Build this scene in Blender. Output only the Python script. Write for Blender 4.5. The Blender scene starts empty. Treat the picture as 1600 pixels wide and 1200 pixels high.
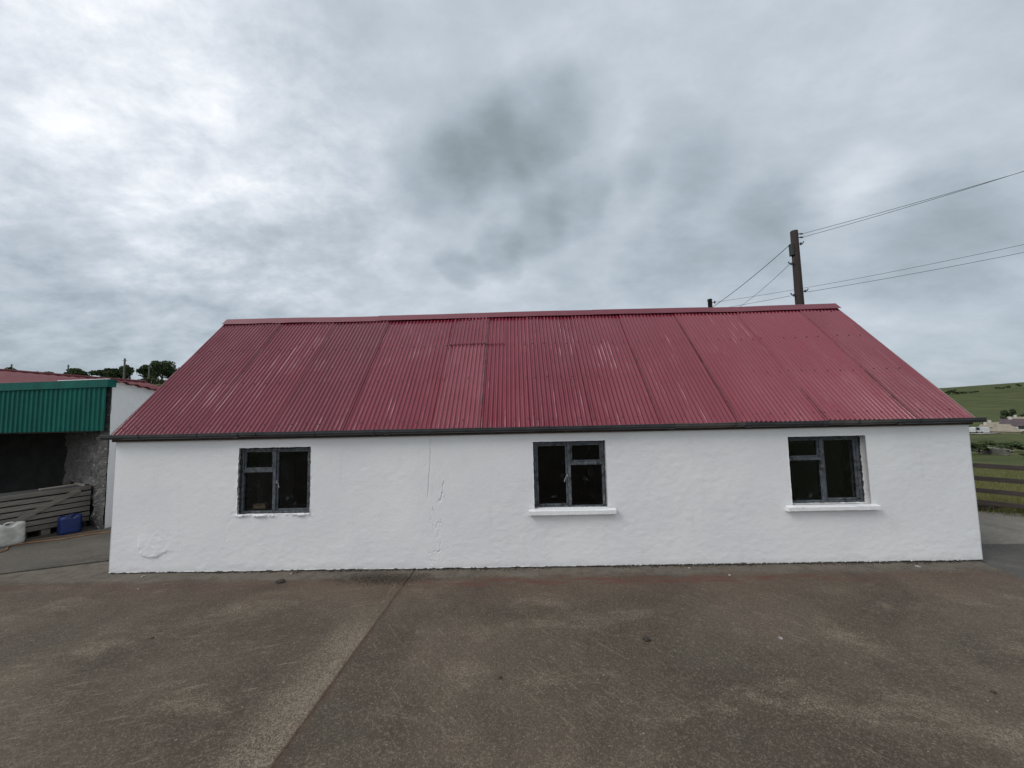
import bpy, bmesh, math, random
import numpy as np
from mathutils import Vector, Matrix
random.seed(7); rng = np.random.default_rng(7)
S = bpy.context.scene; C = S.collection
PI = math.pi

# ------------------------------------------------------------------ camera
F_PX = 578.0; CAM = np.array([0.0, 0.0, 2.4616])
PITCH, ROLL, YAW = 0.0727, -0.0219, -0.0172
FW = np.array([math.sin(YAW)*math.cos(PITCH), math.cos(YAW)*math.cos(PITCH), math.sin(PITCH)])
R0 = np.array([math.cos(YAW), -math.sin(YAW), 0.0]); U0 = np.cross(R0, FW)
RT = math.cos(ROLL)*R0 + math.sin(ROLL)*U0
UP = -math.sin(ROLL)*R0 + math.cos(ROLL)*U0
cd = bpy.data.cameras.new('camera'); cam = bpy.data.objects.new('camera', cd); C.objects.link(cam)
cd.sensor_width = 36.0; cd.lens = 36.0*F_PX/1600.0; cd.clip_start = 0.05; cd.clip_end = 5000
cam.matrix_world = Matrix(((RT[0], UP[0], -FW[0], CAM[0]), (RT[1], UP[1], -FW[1], CAM[1]),
                           (RT[2], UP[2], -FW[2], CAM[2]), (0, 0, 0, 1)))
S.camera = cam
def ray(px, py):
    d = FW + RT*((px-800)/F_PX) + UP*((600-py)/F_PX)
    return d/np.linalg.norm(d)
def at(px, py, Y):
    d = ray(px, py); return CAM + d*((Y-CAM[1])/d[1])
def gr(px, py, z=0.0):
    d = ray(px, py); return CAM + d*((z-CAM[2])/d[2])

# ------------------------------------------------------------------ node helpers
def mat(name):
    m = bpy.data.materials.new(name); m.use_nodes = True
    nt = m.node_tree; b = nt.nodes['Principled BSDF']
    return m, nt, b
def nd(nt, typ, **k):
    n = nt.nodes.new(typ)
    for a, v in k.items(): setattr(n, a, v)
    return n
def lk(nt, a, b): nt.links.new(a, b)
def noise(nt, vec, scale, detail=4, rough=.55, dist=0.0):
    n = nd(nt, 'ShaderNodeTexNoise'); n.inputs['Scale'].default_value = scale
    n.inputs['Detail'].default_value = detail; n.inputs['Roughness'].default_value = rough
    n.inputs['Distortion'].default_value = dist
    if vec is not None: lk(nt, vec, n.inputs['Vector'])
    return n.outputs['Fac']
def mapping(nt, vec, scale=(1,1,1), rot=(0,0,0), loc=(0,0,0)):
    n = nd(nt, 'ShaderNodeMapping'); n.inputs['Scale'].default_value = scale
    n.inputs['Rotation'].default_value = rot; n.inputs['Location'].default_value = loc
    lk(nt, vec, n.inputs['Vector']); return n.outputs['Vector']
def mrange(nt, v, a, b, c=0.0, d=1.0, smooth=True):
    n = nd(nt, 'ShaderNodeMapRange'); n.clamp = True
    if smooth: n.interpolation_type = 'SMOOTHSTEP'
    for i, x in zip(('From Min', 'From Max', 'To Min', 'To Max'), (a, b, c, d)): n.inputs[i].default_value = x
    lk(nt, v, n.inputs['Value']); return n.outputs['Result']
def math_(nt, op, a, b=None):
    n = nd(nt, 'ShaderNodeMath', operation=op)
    for i, v in enumerate((a, b)):
        if v is None: continue
        if isinstance(v, (int, float)): n.inputs[i].default_value = v
        else: lk(nt, v, n.inputs[i])
    return n.outputs[0]
def mix(nt, fac, a, b, mode='MIX'):
    n = nd(nt, 'ShaderNodeMix', data_type='RGBA', blend_type=mode)
    n.inputs['Factor'].default_value = 1.0
    if isinstance(fac, (int, float)): n.inputs['Factor'].default_value = fac
    else: lk(nt, fac, n.inputs['Factor'])
    for nm, v in (('A', a), ('B', b)):
        s = [i for i in n.inputs if i.name == nm and i.type == 'RGBA'][0]
        if isinstance(v, tuple): s.default_value = (*v[:3], 1)
        else: lk(nt, v, s)
    return [o for o in n.outputs if o.type == 'RGBA'][0]
def bump(nt, b, h, strength=.3, dist=.01, prev=None):
    n = nd(nt, 'ShaderNodeBump'); n.inputs['Strength'].default_value = strength
    n.inputs['Distance'].default_value = dist; lk(nt, h, n.inputs['Height'])
    if prev is not None: lk(nt, prev, n.inputs['Normal'])
    if b is not None: lk(nt, n.outputs['Normal'], b.inputs['Normal'])
    return n.outputs['Normal']
def coords(nt, kind='Object'):
    return nd(nt, 'ShaderNodeTexCoord').outputs[kind]
def wpos(nt): return nd(nt, 'ShaderNodeNewGeometry').outputs['Position']
def dotc(nt, vec, n3):
    n = nd(nt, 'ShaderNodeVectorMath', operation='DOT_PRODUCT'); lk(nt, vec, n.inputs[0])
    n.inputs[1].default_value = tuple(float(x) for x in n3); return n.outputs['Value']

def simple(name, col, rough=.6, var=.25, scale=8, metallic=0.0, bmp=.15, bdist=.004, col2=None, spec=.5):
    m, nt, b = mat(name); v = coords(nt)
    f = noise(nt, v, scale, 5, .6)
    c2 = col2 if col2 else tuple(c*(1-var) for c in col)
    lk(nt, mix(nt, mrange(nt, f, .3, .7), c2, tuple(min(1, c*(1+var*.5)) for c in col)), b.inputs['Base Color'])
    b.inputs['Roughness'].default_value = rough; b.inputs['Metallic'].default_value = metallic
    b.inputs['Specular IOR Level'].default_value = spec
    if bmp: bump(nt, b, noise(nt, v, scale*6, 4, .6), bmp, bdist)
    return m

# ------------------------------------------------------------------ object helpers
def link(o, parent=None):
    C.objects.link(o)
    if parent is not None:
        o.parent = parent
        o.matrix_parent_inverse = parent.matrix_world.inverted() if parent.matrix_world != Matrix.Identity(4) else Matrix.Identity(4)
    return o
def meshobj(name, verts, faces, m, parent=None, smooth=False):
    me = bpy.data.meshes.new(name)
    me.from_pydata([tuple(map(float, v)) for v in verts], [], [tuple(int(i) for i in f) for f in faces])
    me.materials.append(m)
    if smooth: me.polygons.foreach_set('use_smooth', [True]*len(me.polygons))
    me.update()
    return link(bpy.data.objects.new(name, me), parent)
def bmobj(name, bm, m, parent=None, smooth=False):
    me = bpy.data.meshes.new(name); bm.to_mesh(me); bm.free(); me.materials.append(m)
    if smooth: me.polygons.foreach_set('use_smooth', [True]*len(me.polygons))
    return link(bpy.data.objects.new(name, me), parent)
def empty(name, loc, label=None, cat=None, group=None):
    o = bpy.data.objects.new(name, None); o.location = tuple(map(float, loc)); o.empty_display_size = .2
    C.objects.link(o); bpy.context.view_layer.update(); tag(o, label, cat, group); return o
def tag(o, label=None, cat=None, group=None, kind=None):
    if label: o['label'] = label
    if cat: o['category'] = cat
    if group: o['group'] = group
    if kind: o['kind'] = kind
    return o
def add_box(bm, lo, hi, bev=0.0, M=None, segs=2):
    lo, hi = np.array(lo, float), np.array(hi, float); c, s = (lo+hi)/2, hi-lo
    T = Matrix.Translation(c) @ Matrix.Diagonal((*s, 1))
    if M is not None: T = M @ T
    r = bmesh.ops.create_cube(bm, size=1, matrix=T)
    if bev > 0:
        es = list({e for v in r['verts'] for e in v.link_edges})
        bmesh.ops.bevel(bm, geom=es, offset=bev, segments=segs, affect='EDGES', profile=.5)
def add_beam(bm, a, b, w, h, up=(0,0,1), bev=0.0):
    a, b = Vector(a), Vector(b); d = (b-a); L = d.length; d.normalize()
    u = Vector(up); s = d.cross(u).normalized(); u = s.cross(d)
    M = Matrix(((d[0], s[0], u[0], a[0]), (d[1], s[1], u[1], a[1]), (d[2], s[2], u[2], a[2]), (0,0,0,1)))
    add_box(bm, (0, -w/2, -h/2), (L, w/2, h/2), bev, M)
def add_tube(bm, pts, rad, n=8, caps=True):
    pts = [Vector(p) for p in pts]
    rads = rad if isinstance(rad, (list, tuple)) else [rad]*len(pts)
    rings = []
    prev = None
    for i, p in enumerate(pts):
        d = (pts[min(i+1, len(pts)-1)] - pts[max(i-1, 0)]).normalized()
        ref = Vector((0,0,1)) if abs(d.z) < .9 else Vector((1,0,0))
        s = d.cross(ref).normalized(); u = s.cross(d)
        rings.append([bm.verts.new(p + (s*math.cos(2*PI*k/n) + u*math.sin(2*PI*k/n))*rads[i]) for k in range(n)])
    for a, b in zip(rings, rings[1:]):
        for k in range(n): bm.faces.new((a[k], a[(k+1) % n], b[(k+1) % n], b[k]))
    if caps:
        bm.faces.new(rings[0]); bm.faces.new(rings[-1][::-1])
def copy_tree(o, parent=None):
    c = o.copy(); C.objects.link(c)
    if parent is not None: c.parent = parent
    for ch in list(o.children): copy_tree(ch, c)
    return c

# 2-D value noise (numpy)
_VT = {}
def vnoise(x, y, seed=0):
    if seed not in _VT: _VT[seed] = np.random.default_rng(seed).random((256, 256))
    T = _VT[seed]
    xi, yi = np.floor(x).astype(int), np.floor(y).astype(int); fx, fy = x-xi, y-yi
    fx, fy = fx*fx*(3-2*fx), fy*fy*(3-2*fy)
    g = lambda a, b: T[a % 256, b % 256]
    return (g(xi,yi)*(1-fx)+g(xi+1,yi)*fx)*(1-fy) + (g(xi,yi+1)*(1-fx)+g(xi+1,yi+1)*fx)*fy - .5
def fbm(x, y, seed=0, oct=4, gain=.5):
    s = 0; a = 1
    for i in range(oct):
        s = s + a*vnoise(x*2**i, y*2**i, seed+i); a *= gain
    return s

# ------------------------------------------------------------------ materials
D = 6.0                       # depth of the cottage's front wall
XL, XR, ZE = -6.6227, 7.081, 2.1486
RY, RZ = 8.2568, 4.6604
WTOP = float(at(840, 667.5, D-.065)[2]) - .012     # the wall stops under the roof sheets

def m_wall(name='white_render'):
    m, nt, b = mat(name); v = coords(nt)
    big = noise(nt, v, .9, 5, .6); mid = noise(nt, v, 5, 6, .65); fine = noise(nt, v, 55, 4, .6)
    c = mix(nt, mrange(nt, big, .3, .7), (.72,.72,.73), (.765,.77,.765))
    c = mix(nt, mrange(nt, mid, .55, .8), c, (.69,.69,.71))
    st = noise(nt, mapping(nt, v, (6, 6, .7)), 1.2, 5, .6)
    c = mix(nt, mrange(nt, st, .58, .82, 0, .35), c, (.58,.58,.58))
    # splash dirt with a ragged top along the foot of the wall
    sx = nd(nt, 'ShaderNodeSeparateXYZ'); lk(nt, v, sx.inputs[0])
    z = math_(nt, 'ADD', sx.outputs['Z'], math_(nt, 'MULTIPLY', mid, -.16))
    c = mix(nt, mrange(nt, z, -.07, .06, .35, 0), c, (.50,.48,.47))
    sp = noise(nt, v, 26, 2, .5)
    c = mix(nt, mrange(nt, sp, .74, .80, 0, .5), c, (.42,.42,.42))
    lk(nt, c, b.inputs['Base Color']); b.inputs['Roughness'].default_value = .75
    b.inputs['Specular IOR Level'].default_value = .3
    gr_ = noise(nt, mapping(nt, v, (22, 22, 38)), 1.0, 5, .7)
    n1 = bump(nt, None, mid, .07, .02); n2 = bump(nt, None, gr_, .28, .010, n1); bump(nt, b, fine, .35, .004, n2)
    return m
M_WALL = m_wall()
RIB0 = XL-.025
def m_roof(name, c1, c2, fade, r0=.13, r1=.25):
    m, nt, b = mat(name); v = coords(nt)
    oi = nd(nt, 'ShaderNodeObjectInfo').outputs['Random']
    big = noise(nt, mapping(nt, v, (1.1, .35, .35)), 1.6, 5, .6)
    stk = noise(nt, mapping(nt, v, (9, .4, .4)), 1.6, 5, .65)
    fine = noise(nt, mapping(nt, v, (30, 3, 3)), 3, 4, .6)
    c = mix(nt, oi, c1, c2)
    c = mix(nt, mrange(nt, big, .42, .7, 0, .35), c, fade)
    c = mix(nt, mrange(nt, stk, .55, .78, 0, .5), c, tuple(x*.55 for x in c1))
    c = mix(nt, mrange(nt, fine, .68, .8, 0, .35), c, (.32,.22,.23))
    if r0 < .3:      # highlights painted pale into the colour along the rib crowns, in runs
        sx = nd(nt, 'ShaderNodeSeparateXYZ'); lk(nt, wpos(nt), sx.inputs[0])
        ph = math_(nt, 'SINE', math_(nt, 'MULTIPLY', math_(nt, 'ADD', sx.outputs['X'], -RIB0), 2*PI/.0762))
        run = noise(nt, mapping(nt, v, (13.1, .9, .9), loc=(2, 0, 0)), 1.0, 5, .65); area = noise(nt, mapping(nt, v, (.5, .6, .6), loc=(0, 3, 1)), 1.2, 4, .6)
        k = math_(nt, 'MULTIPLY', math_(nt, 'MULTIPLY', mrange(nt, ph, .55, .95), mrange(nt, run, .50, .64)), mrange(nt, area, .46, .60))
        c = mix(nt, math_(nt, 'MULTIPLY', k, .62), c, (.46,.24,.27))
        rust = math_(nt, 'MULTIPLY', mrange(nt, noise(nt, mapping(nt, v, (20, .8, .8), loc=(8, 0, 0)), 1.0, 6, .7), .62, .72), mrange(nt, noise(nt, v, 1.3, 3), .5, .6))
        c = mix(nt, math_(nt, 'MULTIPLY', rust, .7), c, (.085,.022,.018))
    lk(nt, c, b.inputs['Base Color'])
    lk(nt, mrange(nt, big, .3, .7, r0, r1), b.inputs['Roughness'])
    b.inputs['Specular IOR Level'].default_value = .45
    if r0 < .3: b.inputs['Coat Weight'].default_value = .22; b.inputs['Coat Roughness'].default_value = .12
    bump(nt, b, fine, .12, .004)
    return m
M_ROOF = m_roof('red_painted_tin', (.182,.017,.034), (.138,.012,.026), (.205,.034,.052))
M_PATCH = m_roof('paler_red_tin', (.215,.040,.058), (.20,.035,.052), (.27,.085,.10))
M_OLDROOF = m_roof('faded_red_tin', (.115,.014,.020), (.10,.012,.018), (.15,.035,.038), .7, .85)
M_CAP = m_roof('red_ridge_tin', (.135,.020,.033), (.155,.026,.040), (.20,.055,.07), .35, .5)
def m_green():
    m, nt, b = mat('green_cladding'); v = coords(nt)
    f = noise(nt, mapping(nt, v, (3, 3, .6)), 2, 5, .6)
    c = mix(nt, mrange(nt, f, .35, .7), (.000,.080,.062), (.001,.108,.086))
    lk(nt, c, b.inputs['Base Color']); b.inputs['Roughness'].default_value = .6; b.inputs['Specular IOR Level'].default_value = .22
    return m
M_GREEN = m_green()
M_GUTTER = simple('grey_gutter_plastic', (.035,.036,.04), .4, .3, 5, bmp=.05)
M_GUTW = simple('weathered_gutter_plastic', (.07,.065,.06), .5, .3, 5, bmp=.05)
M_TIMBER = simple('brown_eaves_timber', (.055,.035,.025), .8, .4, 9)
def m_frame():
    m, nt, b = mat('grey_window_paint'); v = coords(nt)
    f = noise(nt, v, 22, 6, .7); g = noise(nt, mapping(nt, v, (14, 14, 3)), 3, 5, .7)
    c = mix(nt, mrange(nt, f, .4, .6), (.040,.049,.058), (.082,.096,.110))
    c = mix(nt, mrange(nt, g, .56, .64, 0, .8), c, (.20,.195,.175))
    c = mix(nt, mrange(nt, noise(nt, v, 9, 5, .7), .54, .62, 0, .92), c, (.014,.012,.011))
    lk(nt, c, b.inputs['Base Color']); b.inputs['Roughness'].default_value = .6
    bump(nt, b, f, .5, .006); return m
M_FRAME = m_frame()
M_TAR = simple('black_sealant', (.016,.016,.016), .7, .5, 25, bmp=.6, bdist=.01)
def m_glass():
    m, nt, b = mat('dirty_window_glass'); v = coords(nt); nt.nodes.remove(b)
    out = nt.nodes['Material Output']
    tr = nd(nt, 'ShaderNodeBsdfTransparent'); tr.inputs[0].default_value = (.78,.80,.80,1)
    gl = nd(nt, 'ShaderNodeBsdfGlossy'); gl.inputs['Roughness'].default_value = .06; gl.inputs['Color'].default_value = (.7,.72,.75,1)
    fr = nd(nt, 'ShaderNodeFresnel'); fr.inputs['IOR'].default_value = 1.35
    mx = nd(nt, 'ShaderNodeMixShader'); lk(nt, fr.outputs[0], mx.inputs[0]); lk(nt, tr.outputs[0], mx.inputs[1]); lk(nt, gl.outputs[0], mx.inputs[2])
    df = nd(nt, 'ShaderNodeBsdfDiffuse'); df.inputs['Color'].default_value = (.15,.155,.16,1)
    d = math_(nt, 'MULTIPLY', mrange(nt, noise(nt, v, 7, 8, .8, 1.5), .52, .66, .0, .30), mrange(nt, noise(nt, mapping(nt, v, loc=(3, 1, 2)), 4.5, 3, .5), .48, .62))
    mx2 = nd(nt, 'ShaderNodeMixShader'); lk(nt, d, mx2.inputs[0]); lk(nt, mx.outputs[0], mx2.inputs[1]); lk(nt, df.outputs[0], mx2.inputs[2])
    lk(nt, mx2.outputs[0], out.inputs['Surface']); return m
M_GLASS = m_glass()
M_DARKIN = simple('interior_shade', (.022,.021,.021), .9, .5, 3)  # indoor shade put into the colour as near black
M_METAL = simple('dull_metal', (.30,.30,.29), .45, .3, 20, metallic=.6)
M_CARD = simple('cardboard', (.42,.29,.18), .8, .2, 15)
M_BOLT = simple('dark_bolt', (.05,.02,.022), .6, .3, 30)
def m_stone():
    m, nt, b = mat('rubble_stone'); v = coords(nt)
    vo = nd(nt, 'ShaderNodeTexVoronoi', feature='DISTANCE_TO_EDGE'); vo.inputs['Scale'].default_value = 5.0
    w = nd(nt, 'ShaderNodeVectorMath', operation='ADD')
    nz = nd(nt, 'ShaderNodeTexNoise'); nz.inputs['Scale'].default_value = 4
    lk(nt, v, nz.inputs['Vector']); sc = nd(nt, 'ShaderNodeVectorMath', operation='SCALE'); sc.inputs['Scale'].default_value = .35
    lk(nt, nz.outputs['Color'], sc.inputs[0]); mp = mapping(nt, v, (1, 1, 1.9)); lk(nt, mp, w.inputs[0]); lk(nt, sc.outputs[0], w.inputs[1])
    lk(nt, w.outputs[0], vo.inputs['Vector'])
    f = noise(nt, v, 7, 6, .65)
    e = mrange(nt, math_(nt, 'ADD', vo.outputs['Distance'], math_(nt, 'MULTIPLY', math_(nt, 'SUBTRACT', f, .5), .25)), -.02, .12)
    c = mix(nt, mrange(nt, f, .3, .7), (.045,.043,.040), (.115,.109,.103))
    c = mix(nt, e, (.12,.115,.11), c)
    c = mix(nt, mrange(nt, noise(nt, v, 11, 4, .6), .62, .72, 0, .8), c, (.55,.55,.54))
    lk(nt, c, b.inputs['Base Color']); b.inputs['Roughness'].default_value = .9
    n1 = bump(nt, None, e, .5, .04); bump(nt, b, f, .7, .03, n1); return m
M_STONE = m_stone()
def m_wood(name, c1, c2, sc=(1,1,1)):
    m, nt, b = mat(name); v = coords(nt)
    f = noise(nt, mapping(nt, v, sc), 6, 6, .65); oi = nd(nt, 'ShaderNodeObjectInfo').outputs['Random']
    c = mix(nt, mrange(nt, f, .3, .7), c1, c2)
    c = mix(nt, math_(nt, 'MULTIPLY', oi, .35), c, tuple(x*.55 for x in c1))
    lk(nt, c, b.inputs['Base Color']); b.inputs['Roughness'].default_value = .85
    bump(nt, b, f, .4, .008); return m
M_CRATE = m_wood('weathered_crate_wood', (.16,.138,.118), (.28,.25,.22), (.8,.8,9))
M_FENCE = m_wood('dark_fence_timber', (.030,.022,.019), (.062,.049,.042), (.6,.6,8))
M_POLE = m_wood('creosoted_pole', (.020,.013,.011), (.046,.031,.026), (8,8,.5))
M_FARPOLE = simple('grey_pole', (.12,.11,.10), .8, .2, 3)
M_WIRE = simple('wire', (.07,.075,.08), .5, .1, 3, bmp=0)
M_INS = simple('insulator', (.05,.05,.055), .3, .2, 10)
M_WHITEP = simple('white_can_plastic', (.60,.60,.56), .45, .12, 6, col2=(.42,.41,.37), bmp=.1)
M_BLUEP = simple('blue_can_plastic', (.010,.026,.125), .4, .3, 6, bmp=.1)
M_BLACKP = simple('black_plastic', (.02,.02,.02), .5, .2, 10)
M_ORANGE = simple('orange_hose_rubber', (.24,.115,.045), .6, .4, 5)
M_STONE2 = simple('loose_stone', (.30,.28,.26), .9, .4, 40)
M_CLOD = simple('dark_clod', (.040,.031,.023), .95, .5, 30, bmp=.5)

# joint in the concrete
J0, J1 = gr(628, 918), gr(425, 1200)
jd = (J1-J0)/np.linalg.norm(J1-J0); jn = np.array([-jd[1], jd[0], 0.0]); 
if jn[0] > 0: jn = -jn            # jn points to the left slab
def mapdir(nt, vec, ang, sc, loc=(0,0,0)):
    n = nd(nt, 'ShaderNodeMapping'); n.vector_type = 'TEXTURE'
    n.inputs['Rotation'].default_value = (0, 0, ang); n.inputs['Scale'].default_value = (1/sc[0], 1/sc[1], 1); n.inputs['Location'].default_value = loc
    lk(nt, vec, n.inputs['Vector']); return n.outputs['Vector']
def voro(nt, vec, scale, out='Color', rnd=1.0):
    n = nd(nt, 'ShaderNodeTexVoronoi'); n.inputs['Scale'].default_value = scale; n.inputs['Randomness'].default_value = rnd
    lk(nt, vec, n.inputs['Vector']); return n.outputs[out]
def m_concrete(name, dark, lite, joint=False, angs=(.2, -.4)):
    m, nt, b = mat(name); v = wpos(nt)
    M = lambda *a: math_(nt, 'MULTIPLY', *a)
    big = noise(nt, v, .5, 5, .6, .6)
    patch = noise(nt, mapping(nt, v, (.8, 1.5, 1), loc=(3.2, 1, 0)), .95, 7, .66, .4)
    mid = noise(nt, v, 6, 6, .65); fine = noise(nt, v, 38, 4, .7)
    def cell(scale):
        x = nd(nt, 'ShaderNodeSeparateColor'); lk(nt, voro(nt, v, scale), x.inputs[0]); return x.outputs[0], x.outputs[1]
    c1, c1b = cell(62); c2, c2b = cell(135)
    c = mix(nt, mrange(nt, big, .36, .64), tuple(x*.78 for x in dark), tuple(x*1.36 for x in dark))
    c = mix(nt, mrange(nt, noise(nt, v, .8, 3, .5), .5, .72, 0, .6), c, (dark[0]*.86, dark[1]*.98, dark[2]*.95))
    c = mix(nt, mrange(nt, noise(nt, mapping(nt, v, loc=(5, 9, 0)), 1.3, 6, .65), .52, .72, 0, .6), c, tuple(x*.66 for x in dark))
    # worn pale patches where the aggregate shows
    wp = mrange(nt, patch, .51, .70); ex = M(wp, mrange(nt, c2, .20, .85, .12, 1))
    c = mix(nt, M(ex, .8), c, lite)
    # aggregate: every stone its own tone
    c = mix(nt, mrange(nt, c1, .78, .98, 0, .24), c, tuple(x*1.1 for x in lite)); c = mix(nt, mrange(nt, c1, .30, .02, 0, .32), c, tuple(x*.5 for x in dark))
    c = mix(nt, mrange(nt, c2, .78, .98, 0, .34), c, tuple(x*1.2 for x in lite)); c = mix(nt, mrange(nt, c2, .30, .02, 0, .4), c, tuple(x*.45 for x in dark))
    # brushed streaks: each slab was brushed in its own direction
    side = None
    if joint:
        d = math_(nt, 'ADD', dotc(nt, v, jn), -float(J0 @ jn)); side = mrange(nt, d, -.01, .01)
    for i, ang in enumerate(angs):
        for (sa, sb, loc, hi) in ((2.6, 24, 0, .6), (4.5, 42, 7, .5)):
            st = noise(nt, mapdir(nt, v, ang, (sa, sb), (loc, i*3.0, 0)), 1.0, 5, .62)
            area = mrange(nt, noise(nt, mapping(nt, v, loc=(i*13+loc, 4, 0)), .85, 4, .55), .42, .57)
            k = M(M(mrange(nt, st, .57, .67, 0, .8 if i == 0 else .6), area), mrange(nt, c2b, .2, .7, .25, hi))
            if side is not None: k = M(k, side if i == 0 else math_(nt, 'SUBTRACT', 1.0, side))
            c = mix(nt, k, c, tuple(x*1.12 for x in lite))
    vd_ = voro(nt, v, 7.5, 'Distance')
    sp = M(mrange(nt, vd_, .07, .035), mrange(nt, noise(nt, v, 3.1, 2), .52, .62, 0, .8))
    c = mix(nt, sp, c, (.34,.30,.25))
    if joint:
        wob = math_(nt, 'ADD', d, M(math_(nt, 'SUBTRACT', noise(nt, v, 2.2, 5, .65), .5), .55))
        along = dotc(nt, v, jd); a0 = float(J0 @ jd)
        band = M(mrange(nt, wob, .66, .16), mrange(nt, d, .01, .04))
        band = M(band, mrange(nt, math_(nt, 'ADD', along, -a0), .2, 1.4))
        band = M(band, M(mrange(nt, c2, .10, .85, .12, 1), mrange(nt, fine, .36, .60, .35, 1)))
        c = mix(nt, M(band, .85), c, tuple(x*1.15 for x in lite))
        lip = M(mrange(nt, math_(nt, 'ABSOLUTE', math_(nt, 'ADD', d, M(math_(nt, 'SUBTRACT', mid, .5), .06))), .0, .0), 1.0)
        dl = math_(nt, 'ADD', math_(nt, 'ADD', d, -.12), M(math_(nt, 'SUBTRACT', noise(nt, v, 3, 6, .7), .5), .16))
        lip = M(mrange(nt, math_(nt, 'ABSOLUTE', dl), .020, .0), mrange(nt, noise(nt, v, 9, 5, .7), .44, .62))
        c = mix(nt, M(lip, .5), c, tuple(x*1.25 for x in lite))
        near = mrange(nt, math_(nt, 'ABSOLUTE', math_(nt, 'ADD', d, M(math_(nt, 'SUBTRACT', mid, .5), .07))), .05, .0)
        c = mix(nt, M(near, mrange(nt, mid, .38, .6, .2, .8)), c, (.068,.042,.028))
        sy = nd(nt, 'ShaderNodeSeparateXYZ'); lk(nt, v, sy.inputs[0])
        # red dust washed from the roof, lying in a broken band along the wall
        y = math_(nt, 'ADD', sy.outputs['Y'], M(math_(nt, 'SUBTRACT', noise(nt, mapping(nt, v, (1, 2, 1)), 1.5, 6, .65), .5), .5))
        rb = M(mrange(nt, y, 5.36, 5.52), mrange(nt, y, 5.70, 5.58))
        rb = M(rb, mrange(nt, noise(nt, mapping(nt, v, (.7, 4.0, 1)), 2.4, 6, .7), .42, .60))
        rb = M(rb, mrange(nt, sy.outputs['X'], -2.6, -.8, .30, 1)); rb = M(rb, mrange(nt, sy.outputs['X'], 5.2, 4.0, .15, 1))
        c = mix(nt, M(rb, .9), c, (.100,.036,.028))
        wide = M(mrange(nt, y, 4.7, 5.4, 0, .30), mrange(nt, y, 5.74, 5.6))
        c = mix(nt, M(wide, mrange(nt, mid, .4, .6, .3, 1)), c, (.098,.060,.043))
        cl = M(mrange(nt, y, 5.64, 5.80), mrange(nt, mid, .35, .6, .15, .7))
        c = mix(nt, cl, c, (.135,.122,.10))
        gp_ = gr(600, 903); vd = nd(nt, 'ShaderNodeVectorMath', operation='DISTANCE'); mpd = mapping(nt, v, (.36, 1.5, 1)); lk(nt, mpd, vd.inputs[0]); vd.inputs[1].default_value = (float(gp_[0])*.36, float(gp_[1])*1.5, 0)
        dd = math_(nt, 'ADD', vd.outputs['Value'], M(math_(nt, 'SUBTRACT', noise(nt, v, 5, 6, .7), .5), .7))
        c = mix(nt, M(mrange(nt, dd, .40, .12, 0, .9), mrange(nt, c1, .1, .6, .55, 1)), c, (.046,.034,.024))
    lk(nt, c, b.inputs['Base Color'])
    b.inputs['Roughness'].default_value = .85; b.inputs['Specular IOR Level'].default_value = .28
    n1 = bump(nt, None, mid, .22, .02); n2 = bump(nt, None, fine, .45, .008, n1); bump(nt, b, c1, .35, .005, n2)
    return m
def dang(x0, y0, x1, y1):
    q = gr(x1, y1)-gr(x0, y0); return math.atan2(q[1], q[0])
M_YARD = m_concrete('yard_concrete', (.0745,.0575,.0425), (.222,.184,.137), True, (dang(250, 962, 330, 950), dang(1125, 926, 1200, 952)))
M_YARD2 = m_concrete('forecourt_concrete', (.070,.062,.051), (.150,.136,.114))
M_APRON = m_concrete('pale_apron_concrete', (.165,.150,.126), (.27,.252,.215))
M_ASPH = m_concrete('dark_asphalt', (.082,.076,.067), (.13,.122,.108))

def m_terrain():
    m, nt, b = mat('pasture'); v = wpos(nt)
    big = noise(nt, v, .012, 5, .6, .4); mid = noise(nt, mapping(nt, v, (1, .5, 1)), .10, 6, .6); fine = noise(nt, v, 2.2, 5, .7)
    c = mix(nt, mrange(nt, big, .35, .65), (.042,.060,.016), (.070,.082,.025))
    c = mix(nt, mrange(nt, mid, .45, .7, 0, .7), c, (.105,.098,.036))
    c = mix(nt, mrange(nt, mid, .46, .3, 0, .7), c, (.036,.055,.018))
    c = mix(nt, mrange(nt, noise(nt, mapping(nt, v, (1, 2.2, 1)), .03, 7, .65), .46, .62, 0, .75), c, (.034,.048,.016))
    c = mix(nt, mrange(nt, fine, .45, .7, 0, .5), c, (.10,.098,.04))
    c = mix(nt, mrange(nt, fine, .45, .3, 0, .6), c, (.03,.042,.014))
    lk(nt, c, b.inputs['Base Color']); b.inputs['Roughness'].default_value = .95; b.inputs['Specular IOR Level'].default_value = .15
    bump(nt, b, fine, .8, .15); return m
M_GRASSLAND = m_terrain()
def m_leaf(name, dark, lite, scale=1.2):
    m, nt, b = mat(name); v = wpos(nt); f = noise(nt, v, scale, 4, .6); g = noise(nt, v, scale*9, 2, .5)
    c = mix(nt, mrange(nt, f, .35, .65), dark, lite)
    c = mix(nt, mrange(nt, g, .4, .7, 0, .5), c, tuple(x*1.5 for x in lite))
    lk(nt, c, b.inputs['Base Color']); b.inputs['Roughness'].default_value = .8; b.inputs['Specular IOR Level'].default_value = .2
    return m
M_LEAF = m_leaf('dark_foliage', (.024,.038,.017), (.055,.078,.030))
M_LEAFB = m_leaf('dull_hedge_foliage', (.028,.040,.017), (.065,.08,.03))
M_BARK = simple('bark', (.06,.048,.04), .9, .3, 4)
M_BLADE = m_leaf('rough_grass', (.085,.095,.03), (.16,.15,.06), 3)
M_TAN = simple('tan_tile', (.235,.205,.160), .85, .15, .8, bmp=0)
M_TANW = simple('tan_render', (.27,.240,.19), .85, .15, .8, bmp=0)
M_BROWNT = simple('brown_tile', (.075,.055,.060), .8, .2, .8, bmp=0)
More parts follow.
